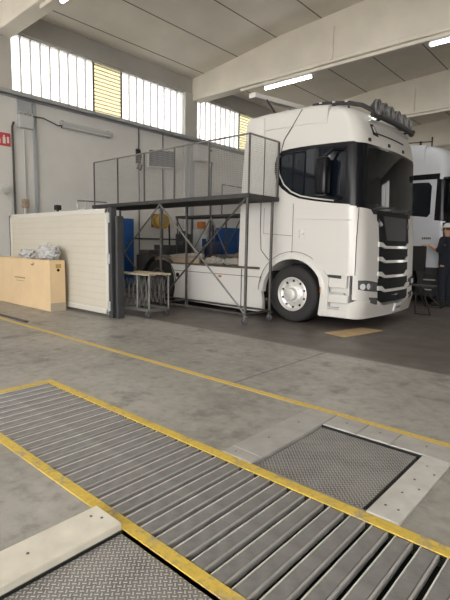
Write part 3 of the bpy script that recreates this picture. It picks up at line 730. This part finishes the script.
# ------------------------------------------------------------------ rolling scaffolds
def caster(par, x, y, nm='caster', r=.066, top=.17):
    w = MB().lathe([(.012, -.018), (r-.01, -.018), (r, -.012), (r, .012), (r-.01, .018), (.012, .018)], (x, y, r), 'y', 18).build(nm, M['gsteel'], par, True)
    MB().bar((x-.01, y-.028, r), (x+.015, y-.028, top), .03, .006, (0, 1, 0)).bar((x-.01, y+.028, r), (x+.015, y+.028, top), .03, .006, (0, 1, 0)).box(x-.03, x+.06, y-.035, y+.035, top-.012, top).build('fork', M['steel'], w)
def scaffold(x0, x1, y0, y1, label, mid, zd=2.2, zt=3.25, mesh=True, over=.04):
    t = thing('rolling_scaffold', ((x0+x1)/2, (y0+y1)/2, 0), label, 'scaffold')
    R = .027
    for x in (x0, mid, x1):
        for y in (y0, y1):
            MB().tube([(x, y, .16), (x, y, zd)], R, 8).build('leg', M['tube'], t, True)
            caster(t, x, y)
    for y in (y0, y1):
        MB().tube([(x0, y, .19), (x1, y, .19)], .02, 8).build('bottom_rail', M['tube'], t, True)
    for x in (x0, mid, x1): MB().tube([(x, y0, .19), (x, y1, .19)], .02, 8).build('cross_rail', M['tube'], t, True)
    for x in (x0,): MB().tube([(x, y0, 1.3), (x, y1, 1.3)], .018, 8).build('cross_rail', M['tube'], t, True)
    for y, e in ((y0, -.03),):
        MB().tube([(mid, y+e, zd-.02), (x1, y+e, .22)], .017, 8).build('diagonal_brace', M['steel'], t, True)
        MB().tube([(x1, y+1.6*e, zd-.02), (mid, y+1.6*e, .22)], .017, 8).build('diagonal_brace', M['tube'], t, True)
        MB().tube([(mid, y+e, zd-.02), (x0, y+e, .22)], .017, 8).build('diagonal_brace', M['steel'], t, True)
        MB().tube([(x0, y+1.6*e, zd-.02), (mid, y+1.6*e, .22)], .017, 8).build('diagonal_brace', M['tube'], t, True)
    MB().box(x0-.05, x1+.05, y0-.04, y1+over, zd, zd+.07).build('deck', M['deck'], t)
    if not mesh: return t
    y1 += over-.02; x1 += .02
    n = 5; X = [x0+(x1-x0)*k/n for k in range(n+1)]
    for x in X: MB().tube([(x, y0, zd+.07), (x, y0, zt)], .017, 8).build('guard_post', M['tube'], t, True)
    MB().tube([(x1, y1, zd), (x1, y1, zt)], .022, 8).build('guard_post', M['tube'], t, True)
    MB().tube([(x0, y0, zt), (x1, y0, zt), (x1, y1, zt)], .017, 8).build('top_rail', M['steel'], t, True)
    w = .0029; st = .036
    def net(a, b, fixed_y=None, fixed_x=None):
        m = MB(); L = b-a; k = int(L/st)
        P = (lambda u, z: (u, fixed_y, z)) if fixed_y is not None else (lambda u, z: (fixed_x, u, z))
        for i in range(1, k): u = a+L*i/k; m.tube([P(u, zd+.08), P(u, zt-.01)], w, 3)
        kz = int((zt-zd-.08)/st)
        for i in range(kz): z = zd+.09+(zt-zd-.1)*i/kz; m.tube([P(a, z), P(b, z)], w, 3)
        m.build('wire_mesh', M['wire'], t)
    for a, b in zip(X, X[1:]): net(a, b, fixed_y=y0)
    net(y0, y1, fixed_x=x1)
    MB().tube([(x1, (y0+y1)/2, zd+.07), (x1, (y0+y1)/2, zt)], .008, 6).build('guard_post', M['tube'], t, True)
    return t
scaffold(-9.6, -4.95, 6.12, 6.84, 'rolling tube scaffold with wire-mesh guard rail in front of the white truck', -7.2, over=.14)
scaffold(-10.9, -8.2, 9.95, 10.6, 'dark tube scaffold without guard mesh standing on the far side of the truck chassis', -9.4, 2.2, 3.25, False)

# ------------------------------------------------------------------ panel screen, posts, carton and wrap
t = thing('panel_screen', (-9.25, 4.85, 0), 'big cream ribbed panel in an aluminium frame standing behind the cardboard box', 'panel')
MB().box(-11.25, -7.27, 4.865, 4.905, .12, 1.95).build('panel_board', M['panel'], t)
fr = MB(); fr.box(-11.3, -7.2, 4.85, 4.92, 1.93, 2.02, .006).box(-11.3, -7.2, 4.85, 4.92, .06, .15, .006).box(-11.3, -11.22, 4.85, 4.92, .06, 2.02, .006).box(-7.28, -7.2, 4.85, 4.92, .06, 2.02, .006)
fr.build('frame', M['alu'], t)
for z in (.22, 1.1, 1.85): MB().box(-7.215, -7.15, 4.835, 4.90, z-.09, z+.09, .006).tube([(-7.18, 4.83, z-.1), (-7.18, 4.83, z+.1)], .014, 8).build('hinge', M['boxgrey'], t)
ed = MB().box(-7.2, -7.10, 4.86, 4.98, .0, 2.03, .006).build('edge_post', M['gsteel'], t)
MB().box(-11.36, -11.3, 4.86, 4.95, 0, 2.0, .006).build('edge_post', M['gsteel'], t)
o = MB().box(-7.04, -6.97, 4.90, 5.04, .0, 1.88, .008).build('steel_post', M['gsteel']); tag(rebase(o), 'dark grey steel post standing free beside the hinged end of the cream panel', 'post')
t = thing('cardboard_box', (-9.9, 4.6, 0), 'large long cardboard box on the floor in front of the cream panel', 'box')
MB().box(-11.5, -8.57, 4.42, 4.75, 0, 1.03, .006).build('carton', M['carton'], t)
MB().box(-8.572, -8.564, 4.42, 4.75, .0, .17).build('tape', M['tape'], t)
MB().box(-8.572, -8.562, 4.55, 4.66, .87, .95).build('box_label', M['yel'], t, label='yellow label on the box end')
MB().lathe([(.03, 0), (.03, .012), (.0001, .012)], (-8.572, 4.60, .83), 'x', 14).build('hand_hole', M['black'], t)
pr = MB()
for k in range(11):
    pr.box(-10.14+.045*k, -10.11+.045*k, 4.417, 4.42, .60, .625)
for k in range(9): pr.box(-10.08+.045*k, -10.05+.045*k, 4.417, 4.42, .54, .55)
pr.box(-9.35, -9.23, 4.417, 4.42, .9, .93); pr.box(-9.30, -9.2, 4.417, 4.42, .94, .955)
pr.build('printed_text', M['ink'], t)
blob('plastic_wrap_bundle', (-8.92, 4.58, 1.032), .35, .16, .19, M['bag'], 'crumpled clear plastic wrap on the box top, larger bundle at the box end', 'plastic wrap', 3, .45, 5)
blob('plastic_wrap_bundle', (-9.74, 4.6, 1.032), .34, .15, .13, M['bag'], 'flatter crumpled plastic wrap on the box top, further from the box end', 'plastic wrap', 11, .5, 5)

# ------------------------------------------------------------------ trolley
t = thing('rack_trolley', (-6.8, 5.55, 0), 'grey steel rack trolley with wooden top beside the cream panel post', 'trolley')
x0, x1, y0, y1 = -7.50, -6.60, 5.33, 5.80
bs = MB().bar((x0, y0, .15), (x1, y0, .15), .05).bar((x0, y1, .15), (x1, y1, .15), .05).bar((x0, y0, .15), (x0, y1, .15), .05).bar((x1, y0, .15), (x1, y1, .15), .05)
bs.build('base_frame', M['steel'], t)
for x in (x0+.06, x1-.06):
    for y in (y0, y1): caster(t, x, y, 'caster', .062, .145)
for x, y in ((x0, y0), (x0, y1), (x1, y0), (x1, y1), (-6.95, y0)): MB().tube([(x, y, .16), (x, y, .80)], .016, 8).build('post', M['steel'], t, True)
MB().box(x0-.06, x1+.03, y0-.04, y0+.14, .80, .835, .008).box(x0-.06, x1+.03, y1-.12, y1+.04, .80, .835, .008).build('wooden_top', M['ply'], t)
for yy in (y0+.02, y1-.02):
    la = MB()
    for k in range(6):
        xa = x0+.08+.13*k; la.bar((xa, yy, .24), (xa+.10, yy, .72), .014); la.bar((xa+.10, yy, .24), (xa, yy, .72), .014)
    la.build('lattice', M['steel'], t)

# ------------------------------------------------------------------ on the window wall
def wall_thing(mb, name, m, label, cat, grp=None):
    o = mb.build(name, m); rebase(o); return tag(o, label, cat, grp)
o = MB().box(WX, WX+.22, -8.5, 31, 5.10, 5.13).box(WX+.2, WX+.22, -8.5, 31, 5.10, 5.19).box(WX, WX+.02, -8.5, 31, 5.10, 5.19)
wall_thing(o, 'cable_tray', M['tray'], 'long grey cable tray running along the wall just under the windows', 'cable tray')
wall_thing(MB().tube([(WX+.06, 5.50, 4.48), (WX+.05, 5.46, 4.35), (WX+.05, 5.46, 0)], .028, 8), 'conduit_pipe', M['dsteel'], 'dark conduit pipe on the wall, closest to the red sign', 'pipe', 'wall pipes under the junction box')
wall_thing(MB().tube([(WX+.04, 5.77, 4.3), (WX+.04, 5.77, 0)], .022, 8), 'conduit_pipe', M['boxgrey'], 'thin grey conduit pipe dropping from the middle of the junction box', 'pipe', 'wall pipes under the junction box')
wall_thing(MB().box(WX, WX+.06, 6.02, 6.12, 0, 5.08, .01), 'cable_duct', M['tray'], 'flat grey cable duct on the wall from tray to floor by the junction box', 'cable duct')
t = thing('junction_box', (WX, 5.8, 4.38), 'grey junction box with three rings on top, on the wall by the red sign', 'junction box')
MB().box(WX, WX+.16, 5.60, 6.0, 4.36, 4.70, .03).build('body', M['boxgrey'], t)
MB().box(WX, WX+.05, 5.62, 6.0, 4.70, 5.08).build('back_plate', M['tray'], t)
for y in (5.68, 5.80, 5.94): MB().tube([(WX+.10, y+.045*math.cos(a), 4.74+.045*math.sin(a)) for a in [2*PI*k/12 for k in range(12)]], .015, 6, True).build('ring', M['boxgrey'], t, True)
wall_thing(MB().tube([(WX+.08, 6.02, 4.72), (WX+.06, 6.3, 4.74), (WX+.06, 6.55, 4.68), (WX+.08, 6.72, 4.62), (WX+.1, 6.85, 4.64)], .016, 6), 'power_cable', M['gsteel'], 'grey cable from the junction box to the unlit wall lamp', 'cable')
t = thing('wall_lamp', (WX, 7.65, 4.6), 'unlit sealed tube lamp fixed along the wall beside the junction box', 'wall lamp')
MB().box(WX+.02, WX+.16, 6.78, 8.52, 4.66, 4.76, .025, 2).build('housing', M['lampbody'], t)
MB().box(WX+.03, WX+.15, 6.86, 8.44, 4.59, 4.67, .03, 2).build('cover', M['boxgrey'], t)
for y in (6.9, 8.4): MB().box(WX, WX+.03, y-.04, y+.04, 4.6, 4.8).build('bracket', M['gsteel'], t)
t = thing('safety_sign', (WX, 5.28, 3.84), 'red and white fire-safety sign on the wall', 'sign')
MB().box(WX, WX+.015, 5.0, 5.42, 3.84, 4.17).build('board', M['red'], t)
sg_ = MB(); sg_.box(WX+.015, WX+.018, 5.05, 5.16, 3.9, 4.0).box(WX+.015, WX+.018, 5.05, 5.10, 4.0, 4.1).box(WX+.015, WX+.018, 5.22, 5.29, 3.9, 4.06).box(WX+.015, WX+.018, 5.235, 5.275, 4.06, 4.11).box(WX+.015, WX+.018, 5.33, 5.38, 3.92, 4.08)
sg_.build('pictogram', M['signw'], t)
t = thing('round_gauge', (-12.2, 5.2, 0), 'round chrome gauge on a stand by the wall at the panel end', 'gauge')
MB().lathe([(.13, 0), (.13, .04), (.11, .05), (.0001, .05)], (-12.2, 5.14, 2.72), 'x', 24).build('dial', M['chrome'], t, True)
MB().tube([(-12.2, 5.14, 2.6), (-12.2, 5.3, 2.4), (-12.2, 5.3, 0)], .02, 8).build('stand', M['boxgrey'], t, True)
t = thing('valve_post', (-12.1, 5.62, 0), 'brown valve head on a grey pipe showing above the cream panel', 'valve')
MB().tube([(-12.1, 5.62, 0), (-12.1, 5.62, 2.3)], .04, 10).build('pipe', M['boxgrey'], t, True)
MB().box(-12.18, -12.02, 5.55, 5.70, 2.28, 2.5, .03).build('valve_head', M['tan'], t)
# lever on a bracket behind the panel
t = thing('lever_press', (-9.2, 5.5, 0), 'dark lever and bracket of a bench press showing over the cream panel top', 'press')
MB().box(-9.5, -9.1, 5.35, 5.7, 0, .9, .02).box(-9.36, -9.24, 5.45, 5.57, .9, 2.1).build('stand', M['gsteel'], t)
MB().tube([(-9.42, 5.5, 2.08), (-9.3, 5.5, 2.1), (-9.0, 5.5, 2.12), (-8.95, 5.5, 2.28)], .022, 6).tube([(-9.3, 5.5, 2.08), (-9.3, 5.5, 2.25)], .03, 6).build('bracket', M['boxgrey'], t, True)
MB().tube([(-9.30, 5.5, 2.31), (-8.75, 5.5, 2.27), (-8.2, 5.5, 2.22)], .016, 6).build('lever', M['dsteel'], t, True)
wall_thing(MB().box(-10.32, -10.18, 5.47, 5.6, 2.14, 2.26, .02).tube([(-10.25, 5.53, 0), (-10.25, 5.53, 2.16)], .03, 8), 'clamp_stand', M['mark'], 'small black clamp head showing above the cream panel, left of the lever', 'clamp')['label'] = 'small black clamp head showing above the cream panel top, away from the lever'

# heater with dark louvres, hose hook, white unit, conduits
t = thing('unit_heater', (WX, 10.3, 3.9), 'wall heater with dark louvred face hanging behind the mesh rail', 'heater')
rt = Matrix.Translation((WX+.35, 10.3, 4.2)) @ Matrix.Rotation(math.radians(-32), 4, 'Z')
MB().box(-.02, .2, -.50, .44, -.30, .27, .02, 2, rt).build('casing', M['acwhite'], t)
lv = MB(); lv.box(.2, .215, -.46, .38, -.27, .24, 0, 1, rt)
for k in range(9): lv.box(.21, .235, -.45, .35, -.23+.05*k, -.215+.05*k, 0, 1, rt)
lv.build('louvre', M['bluedark'], t)
MB().box(WX, WX+.2, 9.95, 10.0, 4.45, 4.5).box(WX, WX+.2, 10.5, 10.55, 4.45, 4.5).build('bracket', M['gsteel'], t)
hk = MB().tube([(WX+.05, 9.52, 4.42), (WX+.14, 9.52, 4.40), (WX+.16, 9.55, 4.2), (WX+.14, 9.5, 3.95), (WX+.1, 9.45, 3.82), (WX+.1, 9.58, 3.78), (WX+.12, 9.62, 3.95)], .03, 8).box(WX, WX+.08, 9.46, 9.58, 4.0, 4.45, .01)
wall_thing(hk, 'hose_hook', M['mark'], 'black hose hook on the wall beside the louvred heater', 'hook')
for y, lb in ((9.57, 'vertical wall conduit passing the black hose hook'), (10.6, 'vertical wall conduit coming down behind the louvred heater')):
    wall_thing(MB().tube([(WX+.03, y, 5.1), (WX+.03, y, 0)], .02, 6), 'conduit_pipe', M['gsteel'], lb, 'pipe', 'wall conduits behind the scaffold')
wall_thing(MB().box(WX, WX+.14, 11.78, 12.02, 0, 5.05, .01), 'wall_duct', M['tray'], 'grey square riser duct on the wall under the concrete pillar', 'duct')
wall_thing(MB().box(WX+.02, WX+.34, 11.95, 12.6, 4.42, 5.0, .04), 'air_unit', M['acwhite'], 'pale box-shaped air unit on the wall under the concrete pillar', 'air unit')
wall_thing(MB().tube([(WX+.06, 11.62, 0), (WX+.06, 11.62, 4.75), (WX+.06, 11.7, 4.9), (WX+.06, 11.85, 4.92)], .03, 8), 'conduit_pipe', M['boxgrey'], 'bent pale pipe on the wall beside the riser duct, hooking over to it', 'pipe', 'wall conduits behind the scaffold')
wall_thing(MB().tube([(WX+.1, 12.95, 0), (WX+.1, 12.95, 4.3), (WX+.2, 12.9, 4.45), (WX+.2, 12.7, 4.5), (WX+.1, 12.65, 4.75), (WX+.1, 12.95, 4.95)], .035, 8), 'conduit_pipe', M['gsteel'], 'looped dark pipe on the wall beside the pale air unit', 'pipe', 'wall conduits behind the scaffold')
wall_thing(MB().bar((WX+.1, 13.6, 3.75), (WX+.1, 15.6, 3.75), .03).bar((WX+.1, 13.6, 3.75), (WX+.1, 13.6, 2.6), .03), 'wall_bracket', M['gsteel'], 'thin right-angle steel bracket on the wall close to the cab rear', 'bracket')
wall_thing(MB().tube([(WX+.03, 9.15, 1.55), (WX+.07, 9.2, 1.55), (WX+.07, 13.1, 1.55), (WX+.03, 13.15, 1.55)], .025, 8), 'hand_rail', M['dsteel'], 'long dark horizontal rail along the wall behind the truck chassis', 'rail')
# machines by the wall
def cabinet(x0, x1, y0, y1, z1, label, dy):
    t = thing('blue_cabinet', ((x0+x1)/2, (y0+y1)/2, 0), label, 'cabinet', 'blue cabinets along the window wall')
    MB().box(x0, x1, y0, y1, 0, z1, .015).build('body', M['blue'], t)
    k = 2
    for i in range(k):
        ya = y0+.04+(y1-y0-.06)*i/k; yb = y0+.02+(y1-y0-.06)*(i+1)/k
        d = MB().box(x1, x1+.02, ya, yb, .12, z1-.08, .008).build('door', M['blue'], t)
        MB().box(x1+.02, x1+.045, yb-.09 if i == 0 else ya+.05, yb-.05 if i == 0 else ya+.09, z1*.55, z1*.55+.16, .006).build('handle', M['gsteel'], d)
cabinet(-12.2, -11.7, 8.1, 8.85, 2.15, 'tall blue cabinet behind the end of the cream panel', 0)
cabinet(-12.3, -11.75, 13.2, 14.7, 2.05, 'wide blue cabinet by the wall behind the truck cab', 0)
t = thing('hose_reel', (WX, 10.35, 1.9), 'yellow hose reel on the wall above the truck chassis', 'hose reel')
MB().lathe([(.12, .0), (.25, .0), (.25, .05), (.16, .06), (.16, .28), (.25, .29), (.25, .34), (.12, .34), (.0001, .34)], (WX+.1, 10.3, 2.15), 'x', 28).build('drum', M['yel'], t, True)
MB().lathe([(.10, .0), (.10, .04), (.0001, .045)], (WX+.44, 10.25, 2.17), 'x', 16).build('hub', M['tan'], t)
MB().box(WX, WX+.1, 10.1, 10.5, 1.95, 2.4, .01).build('bracket', M['gsteel'], t)
MB().tube([(WX+.3, 10.65, 2.1), (WX+.3, 10.68, 1.6), (WX+.28, 10.66, .4)], .03, 8).build('hose', M['mark'], t, True)
wall_thing(MB().prism([(-11.9, 0), (-11.3, 0), (-11.2, 1.35), (-12.0, 1.35)], 'y', 9.9, 10.75), 'waste_bin', M['gsteel'], 'dark grey bin standing below the yellow hose reel', 'bin')
wall_thing(MB().box(-12.1, -11.7, 10.95, 11.35, 0, 1.75, .02).box(-12.0, -11.8, 11.0, 11.2, 1.75, 1.85, .02), 'grey_locker', M['gsteel'], 'narrow grey locker by the wall beside the bin', 'locker')
t = thing('control_cabinet', (-11.9, 12.0, 0), 'grey control cabinet with pale blue display, standing beside the narrow drum', 'control cabinet')
MB().box(-12.2, -11.8, 11.85, 12.30, 0, 1.95, .02).build('body', M['boxgrey'], t)
MB().box(-11.8, -11.785, 11.92, 12.24, 1.2, 1.75).build('front_panel', M['plate'], t)
MB().box(-11.785, -11.775, 11.97, 12.18, 1.3, 1.6).build('display', M['blue'], t)
wall_thing(MB().box(-12.05, -11.8, 11.95, 12.2, 1.95, 2.22, .03), 'red_canister', M['orange'], 'small orange-red canister on top of the control cabinet', 'canister')
t = thing('oil_drum', (-11.3, 12.2, 0), 'dark blue oil drum with a tall hand pump by the control cabinet', 'drum')
MB().lathe([(.0001, 0), (.30, 0), (.31, .03), (.30, .06), (.30, .5), (.315, .53), (.30, .56), (.30, 1.2), (.31, 1.4), (.24, 1.5), (.0001, 1.5)], (-11.3, 12.0, 0), 'z', 28).build('drum', M['navy'], t, True)
MB().tube([(-11.3, 12.0, 1.45), (-11.3, 12.0, 2.1)], [.09, .06], 10).build('pump', M['navy'], t, True)
wall_thing(MB().box(-11.4, -10.8, 8.7, 9.5, 0, 1.05, .02).box(-11.35, -10.85, 8.75, 9.45, 1.05, 1.2, .03), 'work_bench', M['dsteel'], 'dark low workbench beside the tall blue cabinet', 'workbench')

# ------------------------------------------------------------------ ceiling lamps
def tube_lamp(x0, x1, y, z, label):
    t = thing('tube_lamp', ((x0+x1)/2, y, z), label, 'ceiling lamp', 'lit tube lamps under the roof beams')
    MB().box(x0, x1, y-.06, y+.06, z+.04, z+.105, .01).build('housing', M['lampbody'], t)
    MB().tube([(x0+.03, y, z), (x1-.03, y, z)], .036, 10).build('tube', M['tubeon'], t, True)
    for x in (x0, x1): MB().box(x-.02, x+.03, y-.04, y+.04, z-.04, z+.06).build('end_cap', M['lampbody'], t)
tube_lamp(-9.22, -7.48, 12.15, 6.36, 'lit tube lamp under the beam above the white truck cab')
tube_lamp(-4.18, -2.45, 12.15, 6.36, 'lit tube lamp under the beam, further from the window wall')
tube_lamp(-9.35, -7.6, 5.25, 6.36, 'lit tube lamp at the top picture edge under the nearer beam')
for i, (x, y) in enumerate(((.6, 12.15), (-4.9, 5.25), (.2, 5.25), (-3.6, -1.25), (3, -1.25), (1.5, 18.55))):
    tube_lamp(x, x+1.7, y, 6.36, 'lit tube lamp under a roof beam outside the picture')
for y, nm in ((12.15, 'further'), (5.25, 'nearer'), (-1.25, 'unseen nearest'), (18.55, 'third')):
    o = MB().box(-10.2, 10, y-.045, y+.045, 6.462, 6.54).build('lamp_trunking', M['beam']); tag(rebase(o), 'pale trunking rail under the %s beam carrying lit tube lamps' % nm, 'trunking')

# ------------------------------------------------------------------ floor odds and ends
bm = MB().grid([[(-3.60, 6.53, .008), (-3.18, 6.40, .008)], [(-3.38, 7.42, .01), (-3.0, 7.42, .008)]], [[(-3.60, 6.53, .002), (-3.18, 6.40, .002)], [(-3.38, 7.42, .002), (-3.0, 7.42, .002)]])
o = bm.build('cardboard_sheet', M['cardflat']); tag(rebase(o), 'flattened cardboard sheet on the floor under the truck bumper', 'cardboard')
o = MB().box(-8.9, -7.7, 3.50, 3.56, 0.001, .025, .004).build('steel_strip', M['dsteel']); tag(rebase(o), 'dark steel strip lying on the floor in front of the cardboard box', 'strip')
# folding trestle in front of the truck
t = thing('trestle_stand', (-3.2, 10.3, 0), 'thin black folding tube stand on the floor by the truck bumper', 'stand')
MB().tube([(-3.55, 10.5, .55), (-3.28, 9.75, .03), (-2.98, 9.75, .03), (-3.4, 10.5, .5)], .016, 8).build('front_legs', M['mark'], t, True)
MB().tube([(-3.55, 10.5, .55), (-3.5, 11.1, .03), (-3.15, 11.1, .03), (-3.4, 10.5, .5)], .016, 8).build('rear_legs', M['mark'], t, True)
MB().box(-3.75, -3.15, 10.35, 10.7, .55, .58, .01).build('top', M['dsteel'], t)

# ------------------------------------------------------------------ person by the second cab
def skin_mesh(name, verts, edges, radii, m, parent=None, sub=2, root=0):
    me = bpy.data.meshes.new(name); me.from_pydata(verts, edges, []); o = bpy.data.objects.new(name, me); COL.objects.link(o)
    sk = o.modifiers.new('s', 'SKIN'); sk.use_smooth_shade = True
    for i, r in enumerate(radii):
        d = me.skin_vertices[0].data[i]; d.radius = r if isinstance(r, tuple) else (r, r); d.use_root = (i == root)
    o.modifiers.new('d', 'SUBSURF').levels = sub
    dg = bpy.context.evaluated_depsgraph_get(); dg.update()
    nm = bpy.data.meshes.new_from_object(o.evaluated_get(dg)); o.modifiers.clear(); o.data = nm; nm.materials.clear(); nm.materials.append(m)
    for p in nm.polygons: p.use_smooth = True
    if parent: o.parent = parent
    return o
# built facing +x in local space (metres for a 1.82 m figure), then turned to face -x
pz = thing('person', (-3.30, 11.70, 0), 'person in dark navy work clothes and white cap, bare forearm raised, beside the second cab', 'person')
pz.rotation_euler.z = math.radians(172); pz.scale = (1.10, 1.10, 1.10)
V = [(0, 0, .97), (0, 0, 1.18), (0, 0, 1.40), (0.0, 0, 1.52), (.01, 0, 1.60), (.02, 0, 1.70), (.015, 0, 1.80),
     (0, .19, 1.46), (.03, .25, 1.20), (.25, .22, 1.33), (.33, .21, 1.34),
     (0, -.19, 1.46), (.0, -.26, 1.18), (.10, -.26, .96), (.13, -.25, .88),
     (0, .10, .92), (.01, .11, .50), (-.02, .11, .09), (.13, .12, .04),
     (0, -.10, .92), (-.03, -.11, .50), (-.08, -.11, .09), (.07, -.12, .04)]
E_ = [(0, 1), (1, 2), (2, 3), (3, 4), (4, 5), (5, 6), (2, 7), (7, 8), (8, 9), (9, 10), (2, 11), (11, 12), (12, 13), (13, 14), (0, 15), (15, 16), (16, 17), (17, 18), (0, 19), (19, 20), (20, 21), (21, 22)]
Rr = [(.12, .15), (.11, .14), (.12, .17), .06, .058, (.088, .075), (.075, .065), .065, .048, .036, .028, .065, .048, .036, .028, .09, .058, .042, .04, .09, .058, .042, .04]
skin_mesh('body', V, E_, Rr, M['skin'], pz)
# hand with fingers, on the reaching arm and the hanging one
def hand(base, d, up, name):
    b = Vector(base); d = Vector(d).normalized(); u = Vector(up).normalized(); r = d.cross(u)
    vs = [b, b+d*.05, b+d*.09]; es = [(0, 1), (1, 2)]; rs = [(.026, .018), (.040, .016), (.040, .014)]
    skin_mesh(name, vs, es, rs, M['skin'], pz, 1)
    for k, (o_, L) in enumerate(((-.028, .072), (-.009, .082), (.010, .076), (.028, .06))):
        p = b+d*.075+r*o_
        skin_mesh('finger', [p, p+d*(L*.45)-u*.004, p+d*(L*.75)-u*.02, p+d*(L*.9)-u*.038], [(0, 1), (1, 2), (2, 3)], [.0095, .0088, .008, .007], M['skin'], pz, 1)
    p = b+d*.03-r*.03
    skin_mesh('thumb', [p, p-r*.03+d*.02-u*.01, p-r*.035+d*.05-u*.02], [(0, 1), (1, 2)], [.012, .0105, .009], M['skin'], pz, 1)
hand((.335, .21, 1.34), (1, -.05, .02), (0, 0, 1), 'hand'); hand((.135, -.25, .875), (.15, 0, -1), (0, -1, 0), 'hand')
# face
MB().lathe([(.0001, .0), (.012, .006), (.016, .02), (.0001, .035)], (.112, 0, 1.672), 'x', 10, 1).build('nose', M['skin'], pz, True, True)
for sy in (-1, 1):
    MB().lathe([(.0001, .006), (.008, .004), (.011, 0)], (.098, sy*.034, 1.705), 'x', 10).build('eye', M['eye'], pz, True, True)
    MB().lathe([(.0001, .012), (.02, .01), (.028, 0)], (.015, sy*.074, 1.69), 'y', 10, sy).build('ear', M['skin'], pz, True, True)
MB().box(.098, .108, -.022, .022, 1.628, 1.638, .004).build('mouth', M['lip'], pz, True, True)
MB().lathe([(.083, 0), (.086, .03), (.075, .065), (.045, .09), (.0001, .098)], (.012, 0, 1.725), 'z', 24).prism([(.05, -.075), (.12, -.06), (.165, -.03), (.17, 0), (.165, .03), (.12, .06), (.05, .075)], 'z', 1.727, 1.735).build('cap', M['cap'], pz, True, True)
MB().lathe([(.083, 0), (.088, .03), (.089, .06)], (.0, 0, 1.665), 'z', 20).build('hair', M['hair'], pz, True, True)
jv = [(0, 0, 1.10), (0, 0, .84), (0, 0, 1.26), (0, 0, 1.40), (0, 0, 1.52), V[7], V[8], (.135, .235, 1.265), V[11], V[12], (.07, -.26, 1.03)]
skin_mesh('jacket', jv, [(0, 1), (0, 2), (2, 3), (3, 4), (3, 5), (5, 6), (6, 7), (3, 8), (8, 9), (9, 10)], [(.15, .185), (.16, .195), (.15, .185), (.15, .20), .088, .088, .078, .058, .088, .072, .056], M['cloth'], pz)
tv = [(0, 0, .90), (0, 0, 1.02), V[15], V[16], (V[17][0], V[17][1], .07), V[19], V[20], (V[21][0], V[21][1], .07)]
skin_mesh('trousers', tv, [(0, 1), (0, 2), (2, 3), (3, 4), (0, 5), (5, 6), (6, 7)], [(.145, .17), (.14, .165), .11, .078, .068, .11, .078, .068], M['cloth'], pz)
for i in (17, 21): MB().box(V[i][0]-.09, V[i][0]+.22, V[i][1]-.055, V[i][1]+.055, 0, .10, .035, 3).build('shoe', M['shoe'], pz, True, True)
o = MB().box(-4.02, -3.68, 11.36, 11.46, .85, 1.45, .015).build('black_bag', M['mark']); tag(rebase(o), 'black folder held in the hand of the person by the second cab', 'folder')

# ------------------------------------------------------------------ light, sky, camera
w = bpy.data.worlds.new('sky'); C.world = w; w.use_nodes = True
bg = w.node_tree.nodes['Background']; bg.inputs[0].default_value = (1.0, .98, .95, 1); bg.inputs[1].default_value = 3.2
C.view_settings.view_transform = 'Standard'; C.view_settings.look = 'None'; C.view_settings.gamma = 1; C.view_settings.use_curve_mapping = False
C.view_settings.exposure = 1.25
C.cycles.use_denoising = True
C.cycles.max_bounces = 8; C.cycles.diffuse_bounces = 5; C.cycles.transparent_max_bounces = 12
C.cycles.sample_clamp_indirect = 6.0

yaw, pitch, roll, F = -.72490034, .12147327, .01778186, 453.96
cy, sy = math.cos(yaw), math.sin(yaw)
fw = Vector((sy*math.cos(pitch), cy*math.cos(pitch), -math.sin(pitch))); rt = Vector((cy, -sy, 0)); up = rt.cross(fw)
r2 = rt*math.cos(roll)+up*math.sin(roll); u2 = -rt*math.sin(roll)+up*math.cos(roll)
cam = bpy.data.cameras.new('camera'); co = bpy.data.objects.new('camera', cam); COL.objects.link(co)
m = Matrix((r2, u2, -fw)).transposed().to_4x4(); m.translation = Vector((0, 0, 1.4)); co.matrix_world = m
cam.sensor_fit = 'VERTICAL'; cam.sensor_height = 36; cam.lens = F/600*36; cam.clip_start = .05; cam.clip_end = 300
C.camera = co
